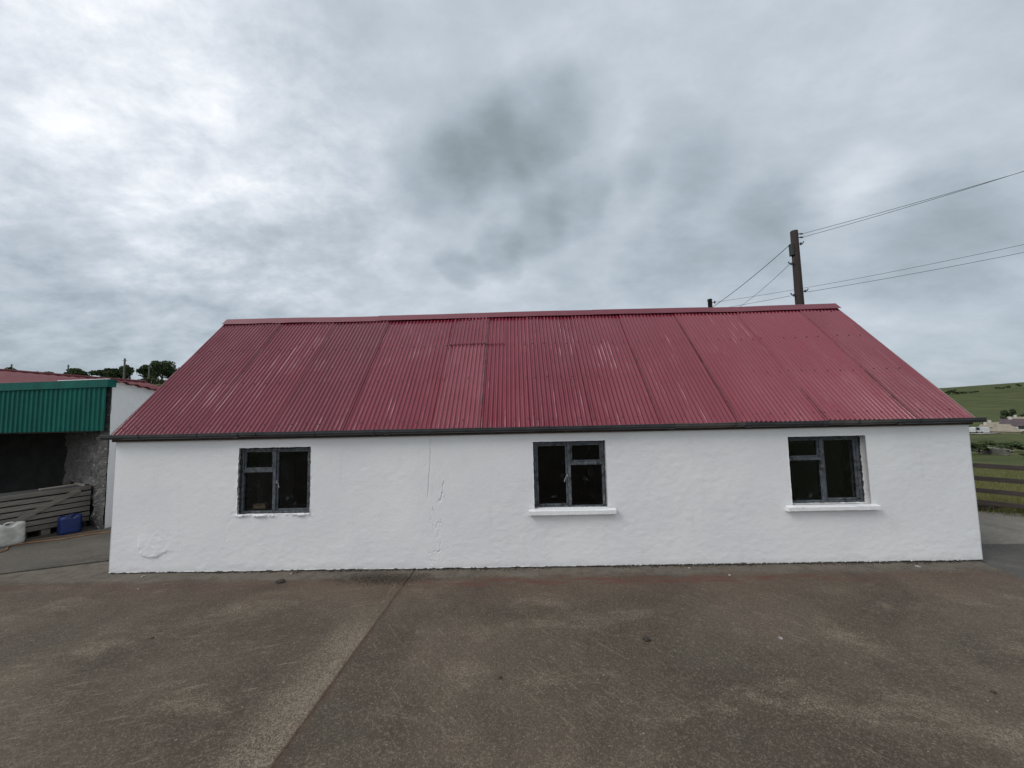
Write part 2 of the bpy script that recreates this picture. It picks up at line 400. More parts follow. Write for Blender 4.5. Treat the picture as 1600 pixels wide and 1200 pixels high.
M_OFFW = simple('house_white', (.46,.45,.42), .8, .1, .6, bmp=0)
M_WIN = simple('house_window_glass', (.03,.035,.04), .2, .2, 2, bmp=0)
M_TRACK = simple('pale_track', (.30,.28,.25), .9, .25, .3, bmp=0)
M_CARW = simple('white_car_paint', (.50,.51,.52), .3, .05, 2, bmp=0)
M_TYRE = simple('tyre', (.02,.02,.02), .8, .1, 4, bmp=0)
M_DRYW = simple('field_wall_stone', (.12,.115,.10), .9, .4, .8, bmp=0)

# ------------------------------------------------------------------ terrain
def sstep(a, b, x):
    t = np.clip((x-a)/(b-a), 0, 1); return t*t*(3-2*t)
def height(x, y):
    x = np.asarray(x, float); y = np.asarray(y, float)
    zr = np.interp(y, [-200, 8.6, 10, 20, 40, 90, 140, 185, 260, 450, 560, 1500],
                   [-.10, -.10, -.30, -1.75, -4.15, -7.7, -9.9, -10.2, -5.2, 11.4, 13.5, 0])
    far = sstep(200, 450, y); zr = zr + far*.06*np.clip(x-529, -300, 320)
    zl = np.interp(y, [-200, 12, 25, 45, 78, 100, 160, 1500], [-.10, -.10, .7, 4.2, 9.9, 10.6, 10, 0])
    zl = zl + .03*np.clip(-x-60, -40, 120)*sstep(20, 78, y)
    w = sstep(4, 16, x - .12*np.clip(y-12, 0, 300))
    z = zl*(1-w) + zr*w
    amp = sstep(14, 60, y)
    return z + amp*(.5*fbm(x*.04, y*.04, 31, 3)) + sstep(150, 400, y)*1.6*fbm(x*.012, y*.012, 41, 3)
xs = np.unique(np.concatenate([np.linspace(-500, -60, 30), np.linspace(-60, -4, 40), np.linspace(-4, 60, 60), np.linspace(60, 300, 60), np.linspace(300, 1100, 80), np.linspace(1100, 2600, 12)]))
ys = np.unique(np.concatenate([np.linspace(-250, -10, 8), np.linspace(-10, 8.7, 6), np.linspace(8.7, 30, 30), np.linspace(30, 120, 50), np.linspace(120, 300, 50), np.linspace(300, 620, 50), np.linspace(620, 1500, 15)]))
XX, YY = np.meshgrid(xs, ys); ZZ = height(XX, YY)
nx, ny = len(xs), len(ys)
V = np.stack([XX.ravel(), YY.ravel(), ZZ.ravel()], 1)
Fc = [(j*nx+i, j*nx+i+1, (j+1)*nx+i+1, (j+1)*nx+i) for j in range(ny-1) for i in range(nx-1)]
tag(meshobj('ground', V, Fc, M_GRASSLAND, smooth=True), kind='structure')
def hz(x, y): return float(height(x, y))
def on(px, Y):
    """point of the terrain seen in column px at depth Y"""
    p = at(px, 640, Y); return np.array([p[0], Y, hz(p[0], Y)])

# ------------------------------------------------------------------ yard slabs
def slab(name, poly, m, z=0.0, th=.09):
    bm = bmesh.new()
    vs = [bm.verts.new((p[0], p[1], z)) for p in poly]
    f = bm.faces.new(vs); bmesh.ops.recalc_face_normals(bm, faces=[f])
    if f.normal.z < 0: f.normal_flip()
    r = bmesh.ops.extrude_face_region(bm, geom=[f])
    top = [g for g in r['geom'] if isinstance(g, bmesh.types.BMVert)]
    for v in top: v.co.z -= th
    bmesh.ops.recalc_face_normals(bm, faces=bm.faces[:])
    es = [e for e in bm.edges if e.verts[0].co.z > z-1e-4 and e.verts[1].co.z > z-1e-4]
    bmesh.ops.bevel(bm, geom=es, offset=.006, segments=1, affect='EDGES')
    return tag(bmobj(name, bm, m), kind='structure')
LC0, LC1 = gr(168, 877), gr(0, 898)      # joint left of the cottage
RC0, RC1 = gr(1541, 881), gr(1600, 905)  # edge right of the cottage
def ext(a, b, t): return a + (b-a)*t
wj = .0045
def jedge(s):
    out = []
    for k in range(91):
        t = -.02 + 3.6*(k/90)**1.5; p = J0+(J1-J0)*t; ln = float(np.linalg.norm(J1-J0))*t
        o_ = .016*float(fbm(np.array([ln*2.1]), np.array([1.5]), 500, 3)[0]) + .007*float(fbm(np.array([ln*11]), np.array([2.5*s]), 510+s, 3)[0])
        out.append(p + jn*(s*wj+o_))
    return out
jfar = ext(J0, J1, -.35); jfar[1] = min(jfar[1], 6.2); jnear = ext(J0, J1, 4.0)
LE = ext(LC0, LC1, 5.0); LS = LC0.copy(); LI = ext(LC0, LC1, -.25)
slab('yard', jedge(1)[::-1] + [jfar + jn*wj, np.array([-6.4, 6.2, 0]), LI, LE, np.array([LE[0], -12, 0]), np.array([jnear[0], -12, 0])+jn*wj], M_YARD)
bm = bmesh.new(); q_ = [J0-(J1-J0)*.02, J0+(J1-J0)*3.4]
vs_ = [bm.verts.new((p[0]+s_*jn[0]*.06, p[1]+s_*jn[1]*.06, -.0035)) for p, s_ in ((q_[0], 1), (q_[0], -1), (q_[1], -1), (q_[1], 1))]; bm.faces.new(vs_)
tag(bmobj('joint_fill', bm, simple('packed_joint_dirt', (.088,.066,.046), .95, .5, 14, bmp=.5, bdist=.01)), kind='structure')
RE = ext(RC0, RC1, 6.0); RI = ext(RC0, RC1, -.3)
slab('yard', [jfar - jn*wj] + jedge(-1) + [np.array([jnear[0], -12, 0])-jn*wj, np.array([RE[0], -12, 0]), RE, RI, np.array([6.6, 6.2, 0])], M_YARD)
off = np.array([0, .085, 0]); offr = np.array([0, .05, 0])
bm = bmesh.new()
for q_ in ((LI, LE), (RI, RE)):
    bm.faces.new([bm.verts.new((p[0], p[1]+dy, -.03)) for p, dy in ((q_[0], -.05), (q_[1], -.05), (q_[1], .15), (q_[0], .15))])
tag(bmobj('slab_joint', bm, M_TAR), kind='structure')
slab('forecourt', [LI+off, LE+off, np.array([LE[0], 14, 0]), np.array([-6.3, 14, 0]), np.array([-6.3, LI[1]+.09, 0])], M_YARD2)
AY = gr(1570, 848)[1]
slab('road', [RI+offr, RE+offr, np.array([RE[0]+6, RE[1], 0]), np.array([RE[0]+6, AY, 0]), np.array([6.7, AY, 0])], M_ASPH, z=-.02)
slab('apron', [np.array([6.7, AY+.004, 0]), np.array([RE[0]+6, AY+.004, 0]), np.array([RE[0]+6, 7.6, 0]), gr(1600, 802), gr(1530, 797), np.array([9.5, 8.7, 0]), np.array([6.7, 8.9, 0])], M_APRON, z=-.016)

# ------------------------------------------------------------------ cottage
cot = empty('farm_cottage', (0, 8.2, 0), 'long low whitewashed farm cottage with crimson corrugated iron roof and three dark windows', 'building')
W = [dict(x0=-4.565, x1=-3.398, z0=float(at(428, 803, D)[2]), z1=float(at(430, 699.5, D)[2]), rec=.05),
     dict(x0=.2124, x1=1.3623, z0=float(at(892, 795, D)[2]), z1=float(at(888, 689.5, D)[2]), rec=.06),
     dict(x0=4.2538, x1=5.4596, z0=float(at(1298, 788, D)[2]), z1=float(at(1290, 681.5, D)[2]), rec=.115)]
def grid_lines(lo, hi, brk, step):
    pts = sorted(set([lo, hi] + [b for b in brk if lo < b < hi])); out = []
    for a, b in zip(pts, pts[1:]):
        n = max(1, int(round((b-a)/step(.5*(a+b))))); out += list(np.linspace(a, b, n, endpoint=False))
    return np.array(out+[hi])
cx0 = at(650, 780, D)[0]; cx1 = at(710, 780, D)[0]
bx0 = at(210, 850, D)[0]; bx1 = at(285, 850, D)[0]
def xstep(x):
    if cx0 < x < cx1: return .004
    if bx0 < x < bx1: return .011
    return .017
gx = grid_lines(XL, XR, [w['x0'] for w in W]+[w['x1'] for w in W]+[cx0, cx1, bx0, bx1], xstep)
gz = grid_lines(0.0, WTOP, [w['z0'] for w in W]+[w['z1'] for w in W], lambda z: .015)
GX, GZ = np.meshgrid(gx, gz)
dis = .014*fbm(GX*.7+3, GZ*.7, 1, 3) + .0014*fbm(GX*3, GZ*4, 5, 3) + .0019*fbm(GX*11, GZ*15, 9, 3)*(.5+1.2*sstep(-.3, .4, fbm(GX*.9, GZ*1.3, 55, 3))) + .0010*fbm(GX*45, GZ*45, 14, 2)
# loose rough coat between cottage middle and window 2, lower parts rougher
rough = sstep(1.3, .2, GZ); dis += rough*.0020*fbm(GX*12, GZ*20, 21, 4, .6)
def seg_d(pts, wa=.045):
    d = np.full(GX.shape, 9.0)
    P = [at(x, y, D) for x, y in pts]
    wx = GX + wa*fbm(GX*11, GZ*11, 60, 4, .65); wz = GZ + wa*fbm(GX*11, GZ*11, 70, 4, .65)
    for a, b in zip(P, P[1:]):
        ax, az, bx, bz = a[0], a[2], b[0], b[2]; L2 = (bx-ax)**2+(bz-az)**2
        t = np.clip(((wx-ax)*(bx-ax)+(wz-az)*(bz-az))/L2, 0, 1)
        d = np.minimum(d, np.hypot(wx-ax-t*(bx-ax), wz-az-t*(bz-az)))
    return d
for pts, dep, wid in (([(673,682),(671.5,735),(668,776)], .007, .006), ([(692,752),(694,770),(691,778),(677,792),(675,797)], .016, .009),
                      ([(673,812),(684,809),(690,811),(683,821),(684,826)], .013, .009), ([(673,822),(681,824),(687,832)], .012, .008),
                      ([(683,835),(683,846)], .008, .008), ([(690,836),(691,846),(688,854)], .009, .008),
                      ([(671,862),(678,861),(684,863),(689,859)], .015, .010), ([(672,877),(681,876),(688,873)], .016, .011), ([(675,886),(683,887)], .014, .011),
                      ([(361,812),(353,828),(352,845)], .007, .012), ([(372,806),(361,812)], .007, .012)):
    hair = pts[0] == (673,682); d = seg_d(pts, .010 if hair else .045); dep = dep*(1.4 if hair else .68); wid = wid*(.8 if hair else .62); am_ = 1.0 if hair else sstep(-.25, .35, fbm(GX*15, GZ*15, 64, 3)+.15)
    dis -= dep*am_*np.exp(-(d/wid)**2)
    dis += (0 if hair else 1)*dep*.30*sstep(-.1, .4, fbm(GX*13+7, GZ*13, 66, 3))*np.exp(-((d-2.4*wid)/(2.2*wid))**2)
# blown patch of render low at the left
bc = at(244, 850, D); bw = .27; ang = np.arctan2(GZ-bc[2], GX-bc[0]); rr = np.hypot((GX-bc[0])*.95, (GZ-bc[2])*1.15) + .07*fbm(GX*4, GZ*4, 77, 3)
rr = rr + .10*fbm(GX*7, GZ*7, 79, 4, .6)
low = sstep(.12, -.24, GZ-bc[2]+.4*(GX-bc[0]))
dis += .014*low*sstep(bw+.03, bw-.02, rr) + low*.013*np.exp(-((rr-bw)/.025)**2)*(fbm(GX*11, GZ*11, 78, 3)+.2) + .004*sstep(bw, bw-.05, rr)*fbm(GX*14, GZ*14, 83, 3)
# chipped arrises round the openings
GXd, GZd = GX.copy(), GZ.copy()
for k, w in enumerate(W):
    inx = (GX >= w['x0']-1e-6) & (GX <= w['x1']+1e-6); inz = (GZ >= w['z0']-1e-6) & (GZ <= w['z1']+1e-6)
    am = (.022, .008, .006)[k]
    for xe, s in ((w['x0'], -1), (w['x1'], 1)):
        e = np.abs(GX-xe) < 1e-6; GXd[e & inz] += s*am*np.abs(fbm(GZ[e & inz]*14+xe*7, GZ[e & inz]*3, 90+k, 3))
    for ze, s in ((w['z0'], -1), (w['z1'], 1)):
        e = np.abs(GZ-ze) < 1e-6; GZd[e & inx] += s*am*.8*np.abs(fbm(GX[e & inx]*14, GX[e & inx]*3+ze, 95+k, 3))
    edge = np.minimum(np.minimum(np.abs(GX-w['x0']), np.abs(GX-w['x1'])), np.minimum(np.abs(GZ-w['z0']), np.abs(GZ-w['z1'])))
    near = (GX > w['x0']-.1) & (GX < w['x1']+.1) & (GZ > w['z0']-.1) & (GZ < w['z1']+.1)
    dis += near*np.exp(-(edge/.03)**2)*(.012 if k == 0 else .005)*(fbm(GX*12, GZ*12, 99, 2))
    if k == 0:   # rough mortar lip under the window that has no sill
        lip = np.exp(-((GZ-w['z0']+.02)/.022)**2)*sstep(w['x0']-.05, w['x0']+.03, GX)*sstep(w['x1']+.06, w['x1']-.02, GX)
        dis += lip*np.maximum(0, .018+.045*fbm(GX*19, GZ*14, 101, 4, .7))
base = np.where(GZ < 1e-6, .012+.016*sstep(.3, 1.6, GX)+.026*np.abs(fbm(GX*5, GX*0, 110, 4)), GZd)
GZd = np.where(GZ < .045, np.maximum(GZd, base), GZd)
dis = np.where(GZ > ZE-.02, np.minimum(dis, .01)*.3, dis)
YF = D - dis
n_x, n_z = len(gx), len(gz)
wv = [tuple(t) for t in np.stack([GXd.ravel(), YF.ravel(), GZd.ravel()], 1)]
wf = []
cxm, czm = .5*(gx[1:]+gx[:-1]), .5*(gz[1:]+gz[:-1])
hole = np.zeros((n_z-1, n_x-1), bool)
for w in W:
    hole |= ((czm[:, None] > w['z0']) & (czm[:, None] < w['z1']) & (cxm[None] > w['x0']) & (cxm[None] < w['x1']))
for j in range(n_z-1):
    for i in range(n_x-1):
        if not hole[j, i]: wf.append((j*n_x+i, j*n_x+i+1, (j+1)*n_x+i+1, (j+1)*n_x+i))
shade_faces = []  # inner reveal faces coloured dark to stand for the room's shade
# reveals of the openings
for w in W:
    ii = [i for i in range(n_x) if w['x0']-1e-6 <= gx[i] <= w['x1']+1e-6]; jj = [j for j in range(n_z) if w['z0']-1e-6 <= gz[j] <= w['z1']+1e-6]
    loop = [jj[0]*n_x+i for i in ii] + [j*n_x+ii[-1] for j in jj[1:]] + [jj[-1]*n_x+i for i in ii[::-1][1:]] + [j*n_x+ii[0] for j in jj[::-1][1:-1]]
    b0 = len(wv)
    for q in loop:
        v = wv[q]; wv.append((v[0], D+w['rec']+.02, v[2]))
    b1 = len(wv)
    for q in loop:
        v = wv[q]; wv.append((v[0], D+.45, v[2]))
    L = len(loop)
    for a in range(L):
        c = (a+1) % L; wf.append((loop[a], b0+a, b0+c, loop[c])); shade_faces.append(len(wf)); wf.append((b0+a, b1+a, b1+c, b0+c))
# gables (outer skin, inner skin) and back wall
def addpoly(pts):
    b = len(wv); wv.extend(pts); wf.append(tuple(range(b, b+len(pts))))
YB = 2*RY-D
gt = WTOP-.005; gp = RZ-.07
for x, xi in ((XL, XL+.42), (XR, XR-.42)):
    side = [(x, D-.0, .012), (x, YB, .012), (x, YB, gt), (x, RY, gp), (x, D, gt)]
    # connect to the front grid's own border so that no slit opens at the corner
    col = [wv[j*n_x+(0 if x == XL else n_x-1)] for j in range(n_z)]
    b = len(wv); wv.extend([(x, D+.03, c[2]) for c in col])
    for j in range(n_z-1):
        i0 = j*n_x+(0 if x == XL else n_x-1); wf.append((i0, b+j, b+j+1, i0+n_x))
    addpoly([(x, D+.03, .012), (x, YB, .012), (x, YB, gt), (x, RY, gp), (x, D+.03, gt)])
    addpoly([(xi, D+.45, 0), (xi, YB-.4, 0), (xi, YB-.4, gt-.2), (xi, RY, gp-.3), (xi, D+.45, gt-.2)])
addpoly([(XL, YB, 0), (XR, YB, 0), (XR, YB, gt), (XL, YB, gt)])
wall = meshobj('wall', wv, wf, M_WALL, cot, smooth=True)
wall.data.polygons.foreach_set('use_smooth', [len(p.vertices) == 4 and p.area < .02 for p in wall.data.polygons])
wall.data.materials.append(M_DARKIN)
for q in shade_faces: wall.data.polygons[q].material_index = 1
bm = bmesh.new(); add_box(bm, (XL+.03, D+.012, -.02), (XR-.03, D+.2, .06)); add_box(bm, (XR-.2, D+.2, -.02), (XR-.012, YB-.1, .06)); bmobj('damp_course', bm, M_TAR, cot)
bm = bmesh.new()
add_box(bm, (XL+.44, YB-.42, .0), (XR-.44, YB-.38, gt)); add_box(bm, (XL+.43, D+.46, .002), (XR-.43, YB-.4, .02))
for px_ in (-2.2, 2.9): add_box(bm, (px_, D+.47, .0), (px_+.12, YB-.4, 2.6))
add_box(bm, (W[0]['x0'], D+.135, W[0]['z0']-.02), (W[0]['x1'], D+.46, W[0]['z0']+.048))
bmobj('interior', bm, M_DARKIN, cot)

# windows
def window(k, w, mull, trans, side, sill):
    x0, x1, z0, z1, y = w['x0'], w['x1'], w['z0'], w['z1'], D+w['rec']
    fw = .047
    o = .0
    bm = bmesh.new()
    add_box(bm, (x0-.01, y, z0-.005), (x0+fw, y+.07, z1+.01), .005); add_box(bm, (x1-fw, y, z0-.005), (x1+.01, y+.07, z1+.01), .005)
    add_box(bm, (x0+fw, y+.002, z1-fw), (x1-fw, y+.068, z1+.01), .005); add_box(bm, (x0+fw, y+.002, z0-.005), (x1-fw, y+.075, z0+.035), .005)
    add_box(bm, (mull-.026, y-.004, z0+.035), (mull+.026, y+.066, z1-fw), .006)
    lo, hi = (x0+fw, mull-.026) if side < 0 else (mull+.026, x1-fw)
    add_box(bm, (lo, y-.006, trans-.024), (hi, y+.064, trans+.024), .006)
    # bead round the single tall light
    flo, fhi = (mull+.026, x1-fw) if side < 0 else (x0+fw, mull-.026)
    win = bmobj('window', bm, M_FRAME, cot)
    # opening sashes: the vent above the transom and the tall casement
    def ring(a, b, c, d, t, yy0, yy1):
        bm = bmesh.new()
        add_box(bm, (a, yy0, c), (a+t, yy1, d), .004); add_box(bm, (b-t, yy0, c), (b, yy1, d), .004)
        add_box(bm, (a+t, yy0+.001, d-t), (b-t, yy1-.001, d), .004); add_box(bm, (a+t, yy0+.001, c), (b-t, yy1-.001, c+t), .004); return bm
    bmobj('sash', ring(lo+.003, hi-.003, trans+.026, z1-fw-.003, .024, y+.012, y+.055), M_FRAME, win)
    bmobj('sash', ring(flo+.003, fhi-.003, z0+.038, z1-fw-.003, .026, y+.014, y+.057), M_FRAME, win)
    for a, b, c, d in ((lo+.02, hi-.02, trans+.045, z1-fw-.02), (lo, hi, z0+.035, trans-.024), (flo+.02, fhi-.02, z0+.06, z1-fw-.02)):
        bm = bmesh.new(); add_box(bm, (a, y+.038, c), (b, y+.042, d)); bmobj('pane', bm, M_GLASS, win)
    # ragged black sealant between frame and render
    bm = bmesh.new()
    for (ax, az, bx, bz) in ((x0, z0, x0, z1), (x1, z0, x1, z1), (x0, z1, x1, z1), (x0, z0, x1, z0)):
        n = 40; pts = [(ax+(bx-ax)*t/n, y+.002-.012*random.random(), az+(bz-az)*t/n) for t in range(n+1)]
        add_tube(bm, pts, [(.008 if k else .011)+.014*random.random()**2*(1.6 if k == 0 else 1) for _ in pts] if az != bz or az == z1 else [.004+.003*random.random() for _ in pts], 6)
    bmobj('sealant', bm, M_TAR, win, True)
    # handle on the mullion
    hx = mull + (.03 if side < 0 else -.03); hzv = z0 + (z1-z0)*.47
    if k < 2:
        bm = bmesh.new(); add_box(bm, (hx-.012, y+.005, hzv-.03), (hx+.012, y+.02, hzv+.03), .004)
        s = 1 if side < 0 else -1
        add_tube(bm, [(hx, y+.0, hzv+.01), (hx+s*.02, y-.012, hzv), (hx+s*.045, y-.012, hzv-.035), (hx+s*.055, y-.008, hzv-.085)], [.007, .008, .007, .006], 8)
        bmobj('handle', bm, M_METAL, win, True)
    if sill:
        a, b, zt, th = sill
        n = 90; sv = []; sf = []
        prof = [(D+w['rec']+.01, zt+.008), (D-.02, zt+.0), (D-.068, zt-.006), (D-.078, zt-.014), (D-.078, zt-th+.008), (D-.07, zt-th), (D+.02, zt-th)]
        for i in range(n+1):
            x = a+(b-a)*i/n
            inside = x0 < x < x1
            for q, (py, pz) in enumerate(prof):
                yy = py if (q > 0 or inside) else D-.015
                j = .006*(vnoise(np.array([x*9.0]), np.array([q*3.3]), 130+k)[0]) + .004*(vnoise(np.array([x*40.0]), np.array([q*3.3]), 135+k)[0])
                sv.append((x, yy - abs(j), pz+j))
        m_ = len(prof)
        for i in range(n):
            for q in range(m_-1): sf.append((i*m_+q, i*m_+q+1, (i+1)*m_+q+1, (i+1)*m_+q))
        sf.append(tuple(range(m_))[::-1]); sf.append(tuple(n*m_+q for q in range(m_)))
        s = meshobj('sill', sv, sf, M_WALL, win)
    return win
mx_ = lambda px, py: float(at(px, py, D+.08)[0]); mz_ = lambda px, py: float(at(px, py, D+.08)[2])
window(0, W[0], mx_(430.5, 750), mz_(400, 735.5), -1, None)
window(1, W[1], mx_(889.5, 740), mz_(917, 723.5), 1, (float(at(826, 800, D-.07)[0]), float(at(963, 800, D-.07)[0]), float(at(892, 796.5, D-.07)[2]), .082))
window(2, W[2], mx_(1288.5, 735), mz_(1258, 717.5), -1, (float(at(1231.5, 795, D-.07)[0]), float(at(1376, 795, D-.07)[0]), float(at(1300, 790.5, D-.07)[2]), .075))

# roof sheets -------------------------------------------------
EY = D-.065                                              # eaves edge of the sheets
EZ = float(at(840, 667.5, EY)[2])
eave = np.array([EY, EZ]); ridge = np.array([RY-.03, RZ-.035])
sl = ridge-eave; SL = np.linalg.norm(sl); sl = sl/SL; sn = np.array([-sl[1], sl[0]])     # (y,z) along slope and outward normal
if sn[1] < 0: sn = -sn
PER = .0762; AMP = .0150
RXL, RXR = RIB0, XR+.03
seams_px = [(296, 677), (415, 675), (525, 673), (678, 671), (742, 669), (838, 667), (940, 665), (1040, 663), (1168, 660), (1303, 659), (1442, 657)]
seams = [RXL] + [float(at(x, y, EY)[0]) for x, y in seams_px] + [RXR]
seams = [seams[0]] + [round((s-RXL)/PER)*PER+RXL for s in seams[1:-1]] + [seams[-1]]
wob = lambda x: .016*math.sin(x*.9+1)+.010*math.sin(x*2.3)
def sheet(name, xa, xb, va, vb, lift, tilt, skew, m, seed, parent=cot):
    n = max(2, int((xb-xa)/PER*8)); nv = 26
    u = np.linspace(xa, xb, n+1); v = np.linspace(va, vb, nv)
    U, Vv = np.meshgrid(u, v)
    h = AMP*np.sin(2*PI*(U-RXL)/PER) + lift*(1-.5*(Vv-va)/(vb-va)) + tilt*(U-xa)/(xb-xa) + .008*fbm(U*1.2+seed, Vv*.9, 200+seed, 3)
    h = h + .0035*fbm(U*5, Vv*4, 230+seed, 2)*np.sin(2*PI*(U-RXL)/PER)
    # dents at the eaves and lifted corners
    h = h - .016*sstep(1.7, 0, Vv)*(.5+1.1*fbm(U*1.3, Vv*.3, 260+seed, 2))
    Xo = U + skew*(Vv/SL)
    vv = Vv + (.010*vnoise(U*3, U*0+seed, 280) if va < .1 else .006*vnoise(U*5, U*0+seed, 281))*(Vv < va+.02)
    Y = eave[0] + sl[0]*vv + sn[0]*h; Z = eave[1] + sl[1]*vv + sn[1]*h
    Z = Z + .010*np.sin(U*.9+1)*(Vv/SL)
    verts = np.stack([Xo.ravel(), Y.ravel(), Z.ravel()], 1); m1 = n+1
    faces = [(j*m1+i, j*m1+i+1, (j+1)*m1+i+1, (j+1)*m1+i) for j in range(nv-1) for i in range(n)]
    o = meshobj(name, verts, faces, m, parent, smooth=True)
    md = o.modifiers.new('thickness', 'SOLIDIFY'); md.thickness = .0016; md.offset = -1; md.use_rim = False
    # roofing bolts on the crests, fixed through the sheet: merged into its mesh
    bm = bmesh.new(); bm.from_mesh(o.data)
    for vr in (.16, 1.18, 2.2, 3.12):
        if not (va+.05 < vr < vb-.05): continue
        for k in range(int((xb-xa)/PER)):
            if (k + seed) % 3 != 1 or random.random() < .12: continue
            x = xa + (k+.25)*PER; vr2 = vr + random.uniform(-.02, .02)
            hh = AMP + lift + tilt*(x-xa)/(xb-xa) + .008*float(fbm(np.array([x*1.2+seed]), np.array([vr2*.9]), 200+seed, 3)[0])
            hh -= .016*float(sstep(1.7, 0, np.array([vr2]))[0])*(.5+1.1*float(fbm(np.array([x*1.3]), np.array([vr2*.3]), 260+seed, 2)[0]))
            p = Vector((x + skew*vr2/SL, eave[0]+sl[0]*vr2+sn[0]*hh, eave[1]+sl[1]*vr2+sn[1]*hh+.010*math.sin(x*.9+1)*vr2/SL))
            M = Matrix.Translation(p) @ Vector((0, sn[0], sn[1])).to_track_quat('Z', 'Y').to_matrix().to_4x4()
            r = bmesh.ops.create_cone(bm, cap_ends=True, segments=8, radius1=.013, radius2=.008, depth=.014, matrix=M)
            for f in {f for vtx in r['verts'] for f in vtx.link_faces}: f.material_index = 1
    bm.to_mesh(o.data); bm.free(); o.data.materials.append(M_BOLT)
    return o
LAPV = SL*.665
for i in range(len(seams)-1):
    a, b = seams[i], seams[i+1]
    last = i == len(seams)-2
    over = 0 if last else PER*1.0
    tilt = .012 if i not in (3, 4) else .008
    lift = random.uniform(0, .004); skew = random.uniform(-.012, .012)
    e = random.uniform(-.012, .012)
    if i >= 6:       # from here on each sheet is lapped over its left neighbour
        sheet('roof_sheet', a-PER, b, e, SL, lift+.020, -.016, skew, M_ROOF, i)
        continue
    if i == 4:       # patched bay: short sheet lapped over a lower one
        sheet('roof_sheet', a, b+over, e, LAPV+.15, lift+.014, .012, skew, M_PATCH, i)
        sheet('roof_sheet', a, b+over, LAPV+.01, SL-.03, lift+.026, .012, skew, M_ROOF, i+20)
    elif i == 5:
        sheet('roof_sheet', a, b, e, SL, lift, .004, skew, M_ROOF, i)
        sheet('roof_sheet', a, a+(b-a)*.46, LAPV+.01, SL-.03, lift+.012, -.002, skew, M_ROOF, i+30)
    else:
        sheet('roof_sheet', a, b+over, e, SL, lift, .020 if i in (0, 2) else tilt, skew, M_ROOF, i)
# dark bitumen along the worst laps
M_BIT = simple('bitumen_bead', (.038,.014,.017), .7, .5, 30, bmp=.4)
def bead(x, va, vb, r, hgt=.012):
    pts = []; rr = []; n = max(6, int((vb-va)/.07))
    for k in range(n+1):
        v = va+(vb-va)*k/n; hh = hgt+random.uniform(-.004, .003)
        pts.append((x+random.uniform(-.004, .004), eave[0]+sl[0]*v+sn[0]*hh, eave[1]+sl[1]*v+sn[1]*hh+.010*math.sin(x*.9+1)*v/SL))
        rr.append(r*.8*random.uniform(.35, 1.3)*(1 if 2 < k < n-2 else .5))
    bm = bmesh.new(); add_tube(bm, pts, rr, 6); bmobj('seam_sealant', bm, M_BIT, cot, True)
bead(seams[1]+PER+.004, .9, SL-.1, .010); bead(seams[5]+PER+.004, .0, SL-.1, .013, .016); bead(seams[4]-.004, 2.0, SL-.1, .008, .014)
bead(seams[8]-PER-.004, .05, 2.0, .009); bead(seams[9]-PER-.004, .02, SL-.3, .012); bead(seams[10]-PER-.004, .02, .75, .010); bead(seams[11]-PER-.004, .02, 1.3, .009); bead(seams[7]-PER-.004, .1, 1.2, .006)
# rear slope
n = int((RXR-RXL)/PER*6); u = np.linspace(RXL, RXR, n+1); v = np.linspace(0, 1, 3); U, Vv = np.meshgrid(u, v)
hh = AMP*np.sin(2*PI*(U-RXL)/PER)
verts = np.stack([U.ravel(), (RY+.03+Vv*(YB+.13-RY-.03)+sn[1]*0).ravel(), (RZ-.035-Vv*(RZ-.035-EZ)+hh).ravel()], 1)
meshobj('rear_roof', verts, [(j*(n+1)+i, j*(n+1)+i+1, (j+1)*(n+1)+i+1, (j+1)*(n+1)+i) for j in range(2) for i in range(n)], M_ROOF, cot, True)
# ridge capping in lengths, slightly out of line
caps = [RXL-.01] + [float(at(x, 490, RY)[0]) for x in (592, 800, 925, 1100)] + [RXR+.01]
for i in range(5):
    a, b = caps[i], caps[i+1]+(.08 if i < 4 else 0); n = 26; cv = []; cf = []
    up = .006 if i % 2 else .0
    prof = [(-.155, -.139), (-.150, -.132), (-.05, -.030), (-.018, .003), (0, .010), (.018, .003), (.05, -.03), (.15, -.135)]
    for k in range(n+1):
        x = a+(b-a)*k/n; dz = .026+up+.010*math.sin(x*.9+1)+.008*float(fbm(np.array([x*.8]), np.array([i*3.]), 300, 2)[0])
        for q, (py, pz) in enumerate(prof):
            jz = .006*float(vnoise(np.array([x*6]), np.array([q*2.]), 310)[0]) if q < 2 else 0
            cv.append((x, RY+py, RZ+pz+dz+jz))
    mm = len(prof)
    for k in range(n):
        for q in range(mm-1): cf.append((k*mm+q, (k+1)*mm+q, (k+1)*mm+q+1, k*mm+q+1))
    o = meshobj('ridge_cap', cv, cf, M_CAP, cot); md = o.modifiers.new('thickness', 'SOLIDIFY'); md.thickness = .003
# verge trims
for x, m in ((RXL-.012, M_TIMBER), (RXR+.012, M_TANW)):
    bm = bmesh.new()
    for s in (0, 1):
        y0 = EY if s == 0 else 2*RY-EY
        add_beam(bm, (x, y0, EZ-.035), (x, RY, RZ-.07), .018, .07, up=(1,0,0))
    bmobj('bargeboard', bm, m, cot)
